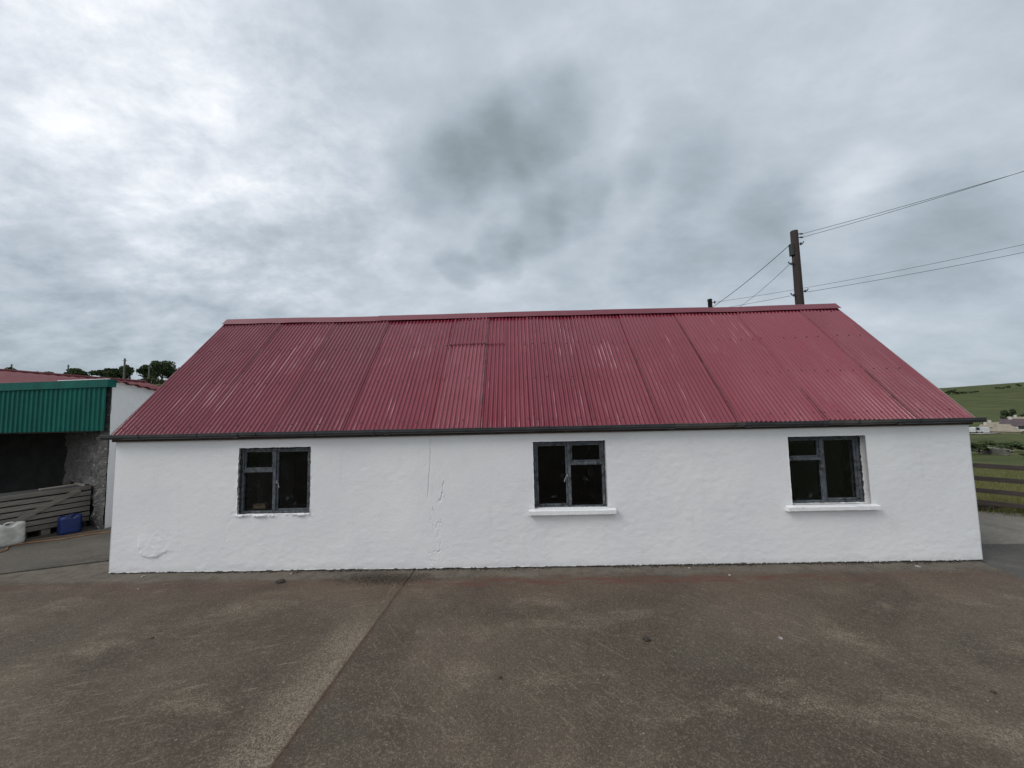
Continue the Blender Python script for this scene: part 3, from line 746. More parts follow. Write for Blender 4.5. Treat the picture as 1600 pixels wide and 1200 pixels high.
# eaves board, gutter lengths, unions, brackets, stop ends
bm = bmesh.new(); add_box(bm, (XL-.02, D-.045, EZ-.10), (XR+.02, D-.012, EZ-.01)); bmobj('eaves_board', bm, M_TIMBER, cot)
GL, GR_ = float(at(161, 682, D-.09)[0]), float(at(1535, 655, D-.09)[0])
gj = [GL] + [float(at(x, 670, D-.12)[0]) for x in (368, 604, 1048, 1170, 1290, 1408)] + [GR_]
gz0 = float(at(183, 687, D-.13)[2]); gz1 = float(at(1513, 660, D-.13)[2])
gzf = lambda x: gz0 + (gz1-gz0)*(x-XL)/(XR-XL)
gprof = [(.055, .066), (.055, .03), (.045, .012), (.022, .0), (-.022, .0), (-.048, .014), (-.058, .035), (-.058, .062), (-.064, .066), (-.064, .072), (-.052, .072)]
for i in range(len(gj)-1):
    a, b = gj[i], gj[i+1]; n = max(3, int((b-a)/.25)); gv = []; gf = []; mm = len(gprof)
    for k in range(n+1):
        x = a+(b-a)*k/n; sag = -.006*math.sin(PI*k/n)*(1 if i % 2 else .5) + (.004 if i % 2 else 0)
        for py, pz in gprof: gv.append((x, D-.080+py, gzf(x)+pz+sag))
    for k in range(n):
        for q in range(mm-1): gf.append((k*mm+q, k*mm+q+1, (k+1)*mm+q+1, (k+1)*mm+q))
    if i in (0, len(gj)-2):
        e = 0 if i == 0 else n*mm
        gf.append(tuple(e+q for q in range(mm-3)))
    o = meshobj('gutter', gv, gf, M_GUTW if i in (3, 5) else M_GUTTER, cot); md = o.modifiers.new('thickness', 'SOLIDIFY'); md.thickness = .003
def uniong(x, wd, name):
    gv = []; gf = []; mm = len(gprof)
    for k in range(2):
        for py, pz in gprof: gv.append((x+(k-.5)*wd, D-.080+py*1.07, gzf(x)+(pz-.03)*1.08+.030-.004))
    for q in range(mm-1): gf.append((q, q+1, mm+q+1, mm+q))
    o = meshobj(name, gv, gf, M_GUTTER, cot); md = o.modifiers.new('thickness', 'SOLIDIFY'); md.thickness = .006
for x in gj[1:-1]: uniong(x, .09, 'gutter_union')
for x in np.arange(XL+.5, XR, .95): uniong(x, .022, 'gutter_bracket')

# cardboard box standing on the bottom of the first window
p = at(404, 802, D+.14); bm = bmesh.new()
add_box(bm, (-.095, -.05, .002), (.095, .05, .075), .004); add_box(bm, (-.093, -.062, .072), (.093, -.045, .078), 0, Matrix.Rotation(.15, 4, 'X'))
add_box(bm, (.02, -.0515, .012), (.07, -.0500, .045)); o = bmobj('cardboard_box', bm, M_CARD)
o.location = (p[0], D+.19, W[0]['z0']+.05); o.rotation_euler = (0, 0, .12); tag(o, 'small brown cardboard box standing inside the leftmost window', 'box')

# ------------------------------------------------------------------ open-fronted shed on the left
c0 = gr(163, 826); SX, SY = float(c0[0]), float(c0[1])
topc = at(172, 594, SY); SZ = float(topc[2]); botz = float(at(168, 672.5, SY)[2])
shed = empty('open_shed', (SX-3, SY+2, 0), 'open fronted farm shed with green corrugated cladding over a dark stone opening', 'shed')
XW = -20.0
# end wall, white outside: wall with irregular top falling to the rear
def zr(y): return SZ - .19*(y-SY)
n = 40; m_ = 24; ev = []; ef = []
LY = 5.5
for j in range(m_+1):
    for i in range(n+1):
        y = SY + LY*i/n; z = zr(y)*j/m_
        ev.append((SX+.025*float(fbm(np.array([y*1.5]), np.array([z*1.5]), 400, 4)[0]), y, z))
for j in range(m_):
    for i in range(n): ef.append((j*(n+1)+i, j*(n+1)+i+1, (j+1)*(n+1)+i+1, (j+1)*(n+1)+i))
b = len(ev); ev += [(SX-.14, SY+.12, 0), (SX-.14, SY+LY, 0), (SX-.14, SY+LY, zr(SY+LY)), (SX-.14, SY+.12, zr(SY))]
ef += [(b, b+1, b+2, b+3), (m_*(n+1), m_*(n+1)+n, b+2, b+3)]
o = meshobj('end_wall', ev, ef, M_WALL, shed, True)
# stone return: front face of the wall end and the inner wall running back to the left
sv = []; sf = []
path = [(SX+.0, SY-.015), (SX-.24, SY-.01), (SX-.30, SY+.10), (SX-1.2, SY+.55), (SX-2.2, SY+1.15), (SX-3.4, SY+1.95), (SX-4.0, SY+2.6), (SX-4.4, SY+3.3)]
P2 = []
for (ax, ay), (bx, by) in zip(path, path[1:]):
    L = math.hypot(bx-ax, by-ay); k = max(1, int(L/.05)); P2 += [(ax+(bx-ax)*t/k, ay+(by-ay)*t/k) for t in range(k)]
P2.append(path[-1]); nz_ = 60; s_ = 0
for i, (x, y) in enumerate(P2):
    if i: s_ += math.hypot(x-P2[i-1][0], y-P2[i-1][1])
    for j in range(nz_+1):
        z = (SZ-.06)*j/nz_
        a = .11 if i > 2 else .03
        sv.append((x, y-a*float(fbm(np.array([s_*3.2]), np.array([z*4.5]), 410, 4, .6)[0]), z))
for i in range(len(P2)-1):
    for j in range(nz_): sf.append((i*(nz_+1)+j, (i+1)*(nz_+1)+j, (i+1)*(nz_+1)+j+1, i*(nz_+1)+j+1))
meshobj('stone_wall', sv, sf, M_STONE, shed, True)
bm = bmesh.new(); add_box(bm, (XW, SY+3.3, 0), (SX-.42, SY+3.6, SZ-.45)); add_box(bm, (XW-.3, SY, 0), (XW, SY+3.6, SZ-.1)); bmobj('back_wall', bm, M_DARKIN, shed)
# green cladding, box profile
def cladding(x0, x1, z0, z1, y, per, dep):
    prof = []; x = x0
    while x < x1-1e-6:
        for f, d in ((0, 0), (.42, 0), (.56, dep), (.86, dep)): prof.append((x+per*f, d))
        x += per
    prof.append((x, 0))
    vs = []; fs = []
    for j, z in enumerate((z0, z1)):
        for (x, d) in prof: vs.append((x, y-d, z))
    k = len(prof)
    for i in range(k-1): fs.append((i, i+1, k+i+1, k+i))
    return vs, fs
vs, fs = cladding(XW, SX-.02, botz, SZ-.17, SY-.12, .112, .020)
o = meshobj('cladding', vs, fs, M_GREEN, shed); md = o.modifiers.new('thickness', 'SOLIDIFY'); md.thickness = .002; md.offset = 1
zl = float(at(0, 599, SY-.16)[2])
bm = bmesh.new()
fx = SX+.07
prev = None
def fas(x): return SZ + .0 + (zl-SZ)*(SX-x)/(SX-float(at(0, 599, SY)[0]))
q = [(XW, fas(XW)), (fx, fas(fx))]
for (xa, za), (xb, zb) in ((q[0], q[1]),):
    vs = [(xa, SY-.165, za-.20), (xb, SY-.165, zb-.17), (xb, SY-.165, zb), (xa, SY-.165, za), (xb, SY+.02, zb+.012), (xa, SY+.02, za+.012), (xb, SY+.02, zb-.17)]
    fs = [(0,1,2,3), (3,2,4,5), (1,6,4,2)]
o = meshobj('fascia', vs, fs, M_GREEN, shed); md = o.modifiers.new('thickness', 'SOLIDIFY'); md.thickness = .004
bm = bmesh.new(); add_beam(bm, (float(at(95, 598, SY-.1)[0]), SY-.14, fas(SX-1.2)+.012), (fx, SY-.14, fas(fx)+.014), .05, .016); bmobj('edge_trim', bm, M_WALL, shed)
bm = bmesh.new(); add_beam(bm, (XW, SY-.05, botz+.05), (SX-.3, SY-.05, botz+.05), .08, .16); bmobj('lintel', bm, M_FENCE, shed)
# corrugated roof: ridge runs back at XG, the ribs fall to the right
XG, ZG = -14.35, 3.86
PR = .26
ny_ = int(LY/PR*8); vr_ = np.linspace(0, 1, 8); yr = np.linspace(SY-.02, SY+LY, ny_+1)
rv = []; rf = []
for t in vr_:
    for y in yr:
        ze = zr(y)+.005; zrg = ZG
        x = XG+(SX+.10-XG)*t; z = zrg+(ze-zrg)*t + .026*math.sin(2*PI*y/PR)
        kk = float(sstep(SY, SY+1.3, y)); z = (min(fas(x), z)-.02)*(1-kk) + z*kk
        rv.append((x, y, z))
k = len(yr)
for j in range(len(vr_)-1):
    for i in range(k-1): rf.append((j*k+i, j*k+i+1, (j+1)*k+i+1, (j+1)*k+i))
o = meshobj('roof', rv, rf, M_OLDROOF, shed, True); md = o.modifiers.new('thickness', 'SOLIDIFY'); md.thickness = .003
rv = [(XG, SY-.02, ZG), (XG, SY+LY, ZG), (XW, SY+LY, ZG-.75), (XW, SY-.02, ZG-.75)]
meshobj('far_roof_slope', rv, [(0,1,2,3)], M_OLDROOF, shed)
bm = bmesh.new(); add_tube(bm, [(XG, SY-.05, ZG+.01), (XG, SY+LY, ZG+.01)], .07, 8); bmobj('ridge_cap', bm, M_OLDROOF, shed)

# ------------------------------------------------------------------ slatted crate
cr, cl = gr(139, 822.5), gr(-6, 851.5)
dirx = (cr-cl); LC = float(np.linalg.norm(dirx)); dirx /= LC; diry = np.array([-dirx[1], dirx[0], 0])
if diry[1] < 0: diry = -diry
tr_ = at(139, 757, float(cr[1])); CH = float(tr_[2])
crate = empty('slatted_crate', cl, 'big weathered grey slatted wooden crate with diagonal brace on the shed forecourt', 'crate')
MC = Matrix(((dirx[0], diry[0], 0, cl[0]), (dirx[1], diry[1], 0, cl[1]), (0, 0, 1, 0), (0, 0, 0, 1)))
nb = 7; z_lo = .12; bh = (CH-z_lo)/nb
for j in range(nb):
    bm = bmesh.new(); sag = random.uniform(-.012, .012)
    add_box(bm, (-.5, 0, z_lo+j*bh+.014), (LC, .022, z_lo+(j+1)*bh-.014), .004, MC @ Matrix.Rotation(random.uniform(-.006, .006), 4, 'Y')); bmobj('slat', bm, M_CRATE, crate)
for j in range(nb):
    bm = bmesh.new(); add_box(bm, (LC-.022, .03, z_lo+j*bh+.012), (LC, .95, z_lo+(j+1)*bh-.012), .004, MC); bmobj('slat', bm, M_CRATE, crate)
for x, y in ((LC-.09, .024), (-.45, .024), (LC-.09, .92)):
    bm = bmesh.new(); add_box(bm, (x, y, .0), (x+.065, y+.06, CH+.02), .004, MC); bmobj('post', bm, M_FENCE, crate)
bm = bmesh.new(); pa = MC @ Vector((-.02, -.014, z_lo+.16)); pb = MC @ Vector((LC*.86, -.014, CH-.08)); add_beam(bm, pa, pb, .02, .10, bev=.003); bmobj('brace', bm, M_CRATE, crate)
for x in (.25, LC*.45, LC-.25):
    bm = bmesh.new(); add_box(bm, (x, .02, 0), (x+.13, .9, z_lo), .004, MC); bmobj('foot_block', bm, M_CRATE, crate)
bm = bmesh.new(); add_box(bm, (LC*.42, .0, CH+.005), (LC*.82, .10, CH+.03), .004, MC @ Matrix.Rotation(-.02, 4, 'Y')); o = bmobj('loose_board', bm, M_CRATE); tag(o, 'pale loose board lying on top of the slatted crate', 'board')
bm = bmesh.new(); add_box(bm, (-.45, .045, z_lo+.01), (LC-.04, .9, CH-.05), .0, MC); bmobj('gap_shade', bm, M_DARKIN, crate)  # dark block added behind the slats to paint shade into the gaps

# ------------------------------------------------------------------ jerry cans
def jerry(name, base, w, dpt, h, rz, m, label, capm):
    root = empty(name, base, label, 'jerry can'); M0 = Matrix.Translation(Vector(base)) @ Matrix.Rotation(rz, 4, 'Z')
    bm = bmesh.new(); r = bmesh.ops.create_cube(bm, size=1)
    bmesh.ops.subdivide_edges(bm, edges=bm.edges[:], cuts=15, use_grid_fill=True)
    rd = .075
    for v in bm.verts:
        x, y, z = v.co; zz = z
        p = Vector((x*w, y*dpt, z*h)); q = Vector((max(-w/2+rd, min(w/2-rd, p.x)), max(-dpt/2+rd, min(dpt/2-rd, p.y)), max(-h/2+rd*.6, min(h/2-rd*.6, p.z))))
        o_ = p-q
        if o_.length > 1e-6: p = q + o_.normalized()*min(o_.length, rd)
        if z > .3: p.z -= h*.14*math.exp(-((x-.05)/.14)**2)*(z-.3)/.2; p.z -= h*.05*sstep(-.22, -.42, x)
        k = 1-.02*math.exp(-((z-.18)/.035)**2)-.02*math.exp(-((z+.22)/.035)**2)
        v.co = (p.x*k, p.y*k, p.z+h/2)
    bmesh.ops.transform(bm, matrix=M0, verts=bm.verts[:])
    o = bmobj('body', bm, m, root, True)
    bm = bmesh.new(); add_tube(bm, [M0 @ Vector(p) for p in ((-.12*w, 0, h*.90), (-.09*w, 0, h*1.0), (0, 0, h*1.035), (.12*w, 0, h*1.03), (.19*w, 0, h*.97), (.2*w, 0, h*.9))], .017, 8); bmobj('handle', bm, m, root, True)
    bm = bmesh.new(); add_tube(bm, [M0 @ Vector((-.36*w, 0, h*.92)), M0 @ Vector((-.36*w, 0, h*1.02))], .035, 14); bmobj('cap', bm, capm, root)
    return root
bp = gr(103, 834); bp[1] += .06
jerry('jerry_can', bp, .34, .24, .38, math.atan2(dirx[1], dirx[0])-.03, M_BLUEP, 'dark blue plastic jerry can in front of the slatted crate', M_BLUEP)
wp_ = gr(5, 853); wp_[1] += .04
jerry('jerry_can', wp_, .44, .24, .42, math.atan2(dirx[1], dirx[0])+.02, M_WHITEP, 'dirty white plastic jerry can at the near end of the slatted crate', M_BLACKP)

# ------------------------------------------------------------------ hoses
def hose(pts, r, m, name, label, cat, z=.0):
    P = [Vector(gr(x, y)) + Vector((0, 0, r+z)) for x, y in pts]; out = []
    for i in range(len(P)-1):
        p0, p1, p2, p3 = P[max(i-1, 0)], P[i], P[i+1], P[min(i+2, len(P)-1)]
        for k in range(8):
            t = k/8; out.append(.5*((2*p1)+(p2-p0)*t+(2*p0-5*p1+4*p2-p3)*t*t+(-p0+3*p1-3*p2+p3)*t**3))
    out.append(P[-1]); bm = bmesh.new(); add_tube(bm, out, r, 8)
    o = bmobj(name, bm, m, None, True); tag(o, label, cat); return o
hose([(-60, 872), (-12, 866), (8, 861), (14, 855), (30, 851), (62, 847), (100, 843), (135, 837), (172, 832), (205, 828)], .012, M_ORANGE, 'hose', 'dull orange hose curling past the white jerry can along the shed front', 'hose')
hose([(28, 853), (50, 846), (78, 841), (110, 837), (140, 832), (163, 829)], .008, M_ORANGE, 'hose', 'thinner straight brown hose lying close to the crate foot', 'hose')

# ------------------------------------------------------------------ debris on the yard
_ib = bmesh.new(); bmesh.ops.create_icosphere(_ib, subdivisions=1, radius=1); _IV1 = [v.co.copy() for v in _ib.verts]; _IF1 = [[v.index for v in f.verts] for f in _ib.faces]; _ib.free()
_ib = bmesh.new(); bmesh.ops.create_icosphere(_ib, subdivisions=2, radius=1); _IV2 = [v.co.copy() for v in _ib.verts]; _IF2 = [[v.index for v in f.verts] for f in _ib.faces]; _ib.free()
def rock(bm, c, r, fl=.6, seed=0):
    IV, IF = (_IV1, _IF1) if r < .015 else (_IV2, _IF2)
    M = Matrix.Translation(c) @ Matrix.Rotation(random.random()*6, 4, 'Z') @ Matrix.Diagonal((r*random.uniform(.8, 1.4), r, r*fl, 1))
    vs = [bm.verts.new(M @ (v*(1+.4*(random.random()-.5)))) for v in IV]
    for f in IF: bm.faces.new([vs[i] for i in f])
bits = [(224, 901, .022, M_STONE2, 'pale chip of stone near the left foot of the cottage wall'), (216, 921, .014, M_STONE2, 'small white chip just below the larger pale chip at left'),
        (438, 910, .05, M_CLOD, 'dark lump of earth lying before the leftmost window'), (455, 897, .018, M_STONE2, 'small grey stone against the wall under the leftmost window'),
        (782, 1059, .016, M_CLOD, 'tiny black clod alone in the middle of the yard'), (1220, 998, .020, M_STONE2, 'grey pebble in the right part of the open yard'),
        (1140, 899, .018, M_STONE2, 'pale pebble on the red dust before the right half of the wall'), (1434, 886, .030, M_STONE2, 'flat white chip near the right corner of the cottage'),
        (1010, 1000, .04, M_CLOD, 'crumbled dark clod on the yard right of centre'), (1552, 1082, .016, M_CLOD, 'small black clod near the right edge of the yard'),
        (238, 997, .016, M_CLOD, 'small dark clod on the left slab of the yard'), (1077, 888, .016, M_STONE2, 'tiny white pebble at the wall below the middle window')]
for x, y, r, m, lab in bits:
    bm = bmesh.new(); p = gr(x, y)
    rock(bm, p+np.array([0, 0, r*.3]), r, .5)
    tag(bmobj('stone' if m is M_STONE2 else 'clod', bm, m), lab, 'stone' if m is M_STONE2 else 'clod', 'loose bits on the yard')
bm = bmesh.new()
for _ in range(1500):
    t = random.random(); x = random.gauss(598, 34); y = 905+random.gauss(0, 5.5)-(x-600)*.012
    if y < 894: continue
    p = gr(x, y); r = random.uniform(.002, .0065)*(1.7 if random.random() < .06 else 1)
    rock(bm, p+np.array([0, 0, r*.3]), r, .5)
for _ in range(1300):      # grit and moss swept against the foot of the wall
    x = random.uniform(XL, XR); r = random.uniform(.003, .011)*(1.5 if random.random() < .08 else 1)
    if float(fbm(np.array([x*1.3]), np.array([2.]), 700, 3)[0]) < -.12: continue
    rock(bm, np.array([x, D-.012-abs(random.gauss(0, .022)), r*.3]), r, .6)
tag(bmobj('dirt', bm, M_CLOD), kind='stuff', label='dark dirt and moss along the wall foot, thickest where the yard joint meets the wall', cat='dirt')
bm = bmesh.new()
for _ in range(520):
    t = random.random()**.8*1.02; p = J0+(J1-J0)*t + jn*random.gauss(0, .008); r = random.uniform(.003, .010)
    rock(bm, p+np.array([0, 0, -.004]), r, .5)
tag(bmobj('joint_dirt', bm, simple('rusty_dirt', (.085,.045,.028), .95, .5, 30)), kind='stuff', label='rusty dirt filling the long open joint of the yard', cat='dirt')
bm = bmesh.new()
for _ in range(420):
    p = np.array([random.uniform(-7, 9), random.uniform(.5, 5.7)+0, 0]); r = random.uniform(.0015, .0052)
    rock(bm, p+np.array([0, 0, r*.2]), r, .5)
tag(bmobj('grit', bm, M_STONE2), kind='stuff', label='scattered pale grit over the concrete yard', cat='grit')

# ------------------------------------------------------------------ fence on the right
fa, fb = at(1522, 727, 8.62), at(1600, 732, 8.12)
fdir = (fb-fa); fdir[2] = 0; fdir /= np.linalg.norm(fdir)
fence = empty('timber_fence', (fa[0], fa[1], 0), 'dark brown four rail timber fence beyond the cottage corner', 'fence')
fs_, fe = fa-fdir*3.0, fa+fdir*6.5
for zz, tilt in ((float(fa[2]), 0), (float(at(1540, 748.5, 8.5)[2]), .0), (float(at(1540, 767, 8.5)[2]), 0), (float(at(1540, 786, 8.5)[2]), 0)):
    bm = bmesh.new(); a = (fs_[0], fs_[1], zz+random.uniform(-.012, .012)); b = (fe[0], fe[1], zz+random.uniform(-.015, .015)); add_beam(bm, a, b, .035, .100, bev=.005); bmobj('rail', bm, M_FENCE, fence)
for t in (-2.6, -.75, 2.0, 3.85, 5.7):
    p = fa+fdir*t + np.array([fdir[1], -fdir[0], 0])*-.07; bm = bmesh.new(); add_box(bm, (p[0]-.05, p[1]-.05, -.4), (p[0]+.05, p[1]+.05, float(fa[2])+.10), .01); bmobj('post', bm, M_FENCE, fence)
# rough grass at and beyond the fence foot
gv = []; gf = []
def blades(n, f):
    for _ in range(n):
        x, y, h = f(); z = max(hz(x, y), -.11) if y < 9 else hz(x, y); a = random.random()*6.28; w = random.uniform(.004, .009); l = random.uniform(-.5, .5)*h
        b = len(gv); gv.extend([(x-w*math.cos(a), y-w*math.sin(a), z-.02), (x+w*math.cos(a), y+w*math.sin(a), z-.02), (x+l*math.cos(a+1), y+l*math.sin(a+1), z+h)]); gf.append((b, b+1, b+2))
def f1():
    t = random.uniform(-2.5, 6); p = fa+fdir*t; o_ = random.gauss(.12, .12); return p[0]-fdir[1]*o_, p[1]+fdir[0]*o_, random.uniform(.08, .30)
def f2():
    y = 8.9+random.random()**2*26; px = random.uniform(1500, 1640); p = at(px, 700, y); return p[0], y, random.uniform(.10, .35)
blades(2600, f1); blades(15000, f2)
tag(meshobj('grass', gv, gf, M_BLADE), kind='stuff', label='rough yellowish grass along the fence foot and slope', cat='grass')
bm = bmesh.new(); p0 = at(1541, 793, 8.75)
for _ in range(40): rock(bm, np.array([p0[0]+random.gauss(0, .10), 8.75+random.gauss(0, .03), .02+random.random()*.10]), random.uniform(.02, .06), .7)
tag(bmobj('earth_clump', bm, M_CLOD), 'dark clump of turf and earth under the bottom fence rail', 'earth')

# ------------------------------------------------------------------ trees and shrubs
def tree(name, x, y, w, h, label, group=None, m=M_LEAF, n=1500, trunk=.18, leaf=.22, dp=None, cat='tree', zoff=0, lob=7):
    z = hz(x, y)+zoff; dp = dp or w
    root = empty(name, (x, y, z), label, cat, group)
    r = random.Random(hash((round(x), round(y), n)) & 0xffff)
    bm = bmesh.new(); th = h*trunk
    add_tube(bm, [(x, y, z-.3), (x+.02*w, y, z+th), (x+.05*w, y, z+h*.75)], [.045*h, .032*h, .008*h], 7)
    for k in range(5):
        a = r.random()*6.28; add_tube(bm, [(x+.02*w, y, z+th*(.8+.3*k/5)), (x+.24*w*math.cos(a), y+.24*dp*math.sin(a), z+h*(.5+.08*k))], [.02*h, .006*h], 5)
    bmobj('trunk', bm, M_BARK, root, True)
    cl = []
    for k in range(lob):
        a = r.random()*6.28; q = r.random()**.5
        zz = r.uniform(.28, .84); rad = (1-((zz-.5)/.62)**2)**.5
        cl.append((x+q*.36*w*rad*math.cos(a), y+q*.36*dp*rad*math.sin(a), z+h*zz, r.uniform(.15, .25)))
    cl.append((x, y, z+h*.55, .3)); 
    vs = []; fs = []
    for k in range(n):
        c = r.choice(cl); a, b_ = r.gauss(0, 1), r.gauss(0, 1); cc = r.gauss(0, 1); L = math.sqrt(a*a+b_*b_+cc*cc)+1e-6; q = r.random()**.45
        px_, py_, pz_ = c[0]+a/L*q*c[3]*w, c[1]+b_/L*q*c[3]*dp, c[2]+cc/L*q*c[3]*h*.85
        if pz_ < z+.02*h: pz_ = z+.05*h+r.random()*.1*h
        u = Vector((r.gauss(0, 1), r.gauss(0, 1), r.gauss(0, 1))).normalized(); v = u.orthogonal().normalized(); s = leaf*r.uniform(.6, 1.3)
        b0 = len(vs); p = Vector((px_, py_, pz_))
        vs += [p-u*s*.5, p+v*s*.32, p+u*s*.5, p-v*s*.32]; fs.append((b0, b0+1, b0+2, b0+3))
    meshobj('crown', vs, fs, m, root)
    return root
def px2tree(name, pxc, wpx, ytop, Y, label, **k):
    p = at(pxc, 600, Y); x = float(p[0]); z0 = hz(x, Y); zt = float(at(pxc, ytop, Y)[2]); w = wpx*Y/F_PX
    return tree(name, x, Y, w, max(zt-z0, .6), label, **k)
g1 = 'trees on the left skyline'
px2tree('tree', 18, 26, 574, 82, 'small round tree at the far left of the skyline', group=g1, n=2040, leaf=0.36)
px2tree('bush', 52, 34, 580, 80, 'low hedge bush on the skyline between the leftmost tree and pole', group=g1, n=1530, leaf=0.32, cat='bush', m=M_LEAFB)
px2tree('bush', 84, 34, 581, 80, 'low hedge bush on the skyline left of the dome shaped tree', group=g1, n=1530, leaf=0.32, cat='bush', m=M_LEAFB)
px2tree('tree', 121, 36, 575.5, 78, 'dome shaped dark tree above the shed fascia', group=g1, n=3060, leaf=0.36)
px2tree('tree', 160, 30, 574, 80, 'dark bushy tree left of the tall thin pole', group=g1, n=2550, leaf=0.36)
px2tree('tree', 182, 32, 571, 82, 'dark bushy tree just behind the tall thin pole', group=g1, n=2720, leaf=0.36)
px2tree('tree', 201, 18, 570, 79, 'narrow tree right of the tall thin pole', group=g1, n=1530, leaf=0.32)
px2tree('tree', 225, 32, 571, 78, 'spreading dark tree next to the gap in the skyline trees', group=g1, n=2720, leaf=0.36)
px2tree('tree', 252, 38, 562.5, 77, 'tallest skyline tree close to the cottage roof', group=g1, n=3740, leaf=0.36, lob=11)
px2tree('tree', 279, 34, 570, 78, 'skyline tree half hidden by the cottage roof slope', group=g1, n=2210, leaf=0.36)
px2tree('bush', 236, 50, 587, 70, 'flat scrubby bush on the slope under the tallest tree', group=g1, n=1530, leaf=0.25, cat='bush', m=M_LEAFB)

# thin far poles
for pxc, ytop, Y, lab in ((16, 569, 88, 'far thin pole over the leftmost round tree'), (105, 570, 84, 'far thin pole beside the dome shaped tree'), (193, 560, 62, 'tallest far pole standing among the skyline trees'), (232, 572, 70, 'short far pole below the tallest skyline tree')):
    p = at(pxc, 600, Y); z0 = hz(float(p[0]), Y); zt = float(at(pxc, ytop, Y)[2]); bm = bmesh.new()
    add_tube(bm, [(p[0], Y, z0-.5), (p[0], Y, zt)], [.16, .12], 8); add_beam(bm, (p[0]-.35, Y, zt-.35), (p[0]+.35, Y, zt-.35), .08, .08)
    tag(bmobj('far_pole', bm, M_FARPOLE), lab, 'pole', 'poles on the left skyline')

# ------------------------------------------------------------------ right valley
g2 = 'hedges and trees of the right valley'
def rt(name, pxc, wpx, hm, Y, label, **k):
    p = on(pxc, Y); return tree(name, float(p[0]), Y, wpx*Y/F_PX, hm, label, **k)
rt('tree', 1575, 17, 8.6, 172, 'dark round tree behind the tan house in the valley', group=g2, n=1500, leaf=1.0)
rt('bush', 1597, 22, 5.0, 200, 'dark hedge to the right of the round valley tree', group=g2, n=900, leaf=.9, cat='bush')
rt('bush', 1620, 26, 5.4, 200, 'dark hedge at the right frame edge above the brown roof', group=g2, n=900, leaf=.9, cat='bush')
rt('bush', 1533, 34, 1.7, 78, 'dark hedge across the field beside the cottage corner', group=g2, n=1700, leaf=.35, cat='bush', m=M_LEAFB, dp=4)
rt('bush', 1573, 34, 1.6, 58, 'dark green bush under the field at the end of the stone wall', group=g2, n=1700, leaf=.28, cat='bush')
rt('bush', 1522, 26, 2.2, 54, 'dark thicket against the cottage corner below the track', group=g2, n=1500, leaf=.28, cat='bush', m=M_LEAFB)
rt('bush', 1597, 26, .8, 46, 'low dark clump of rushes at the right frame edge', group=g2, n=900, leaf=.22, cat='bush', m=M_LEAFB)
rt('bush', 1543, 12, 3.2, 176, 'small thorn tree above the white vehicles', group=g2, n=500, leaf=.8, cat='bush', m=M_LEAFB)
sky_b = [(1478, 8, 3.4, 452), (1484, 9, 5.5, 450), (1491.5, 7, 6.5, 449), (1498, 9, 3.0, 450), (1505, 9, 2.6, 451), (1512, 8, 2.3, 452), (1520, 8, 1.8, 455), (1528, 8, 1.8, 456), (1561, 6, 3.2, 470), (1569, 4, 2.0, 475), (1579, 6, 3.0, 480), (1597, 6, 3.8, 485)]
names_b = ['first', 'pale', 'tall', 'flat', 'next', 'thin', 'low', 'lower']
for k, (pxc, wpx, hm, Y) in enumerate(sky_b):
    rt('bush', pxc, wpx, hm, Y, 'tiny dark bush on the skyline of the green hill', group='bushes along the hill skyline', n=330, leaf=1.5, cat='bush', dp=6, lob=4)

def house(name, pxc, Y, L, Wd, hw, hr, ang, mw, mr, label, hip=False, wins=True, zoff=0):
    p = on(pxc, Y); root = empty(name, p, label, 'house', 'houses of the valley hamlet')
    z = float(p[2])+zoff
    M = Matrix.Translation((p[0], p[1], z)) @ Matrix.Rotation(ang, 4, 'Z')
    bm = bmesh.new(); add_box(bm, (-L/2, -Wd/2, -1.5), (L/2, Wd/2, hw), 0, M)
    if not hip:
        for s in (-1, 1):
            vs = [bm.verts.new(M @ Vector(q)) for q in ((s*L/2, -Wd/2, hw), (s*L/2, Wd/2, hw), (s*L/2, 0, hw+hr-.05))]; bm.faces.new(vs)
    bmobj('wall', bm, mw, root)
    e = .4; rx = (L/2-Wd/2*.8) if hip else L/2+.3
    q = [(-L/2-e, -Wd/2-e, hw-.1), (L/2+e, -Wd/2-e, hw-.1), (L/2+e, Wd/2+e, hw-.1), (-L/2-e, Wd/2+e, hw-.1), (-rx, 0, hw+hr), (rx, 0, hw+hr)]
    rf = meshobj('roof', [M @ Vector(v) for v in q], [(0,1,5,4), (2,3,4,5), (1,2,5), (3,0,4), (3,2,1,0)] if hip else [(0,1,5,4), (2,3,4,5)], mr, root)
    bm = bmesh.new(); add_box(bm, (-.35*L, -.4, hw+hr-.9), (-.35*L+.8, .4, hw+hr+.8) if not hip else (-.35*L+.6, .2, hw+hr+.1), 0, M); bmobj('chimney', bm, mw, rf)
    if wins:
        for k in range(4):
            x = -L/2+L*(k+.5)/4; bm = bmesh.new()
            if k == 2: add_box(bm, (x-.5, -Wd/2-.06, 0), (x+.5, -Wd/2+.05, 2.1), 0, M); bmobj('door', bm, M_BROWNT, root)
            else: add_box(bm, (x-.7, -Wd/2-.06, 1.0), (x+.7, -Wd/2+.05, 2.1), 0, M); bmobj('window', bm, M_WIN, root)
house('bungalow', 1566, 146, 7.0, 5.6, 1.0, 2.6, -.9, M_TANW, M_TAN, 'tan hipped roof bungalow in the valley below the hill', True, False, zoff=-.3)
house('bungalow', 1604, 150, 13, 7, 2.3, 2.6, -.95, M_OFFW, M_BROWNT, 'white bungalow with a dark brown roof at the right frame edge')
house('bungalow', 1604, 168, 11, 6, 2.4, 2.6, -.6, M_OFFW, M_TAN, 'pale roofed house behind the brown roofed bungalow', wins=False)
house('bungalow', 1550, 165, 4.5, 4, 1.8, 1.3, -.5, M_OFFW, M_TAN, 'small white cottage left of the tan bungalow', wins=False)
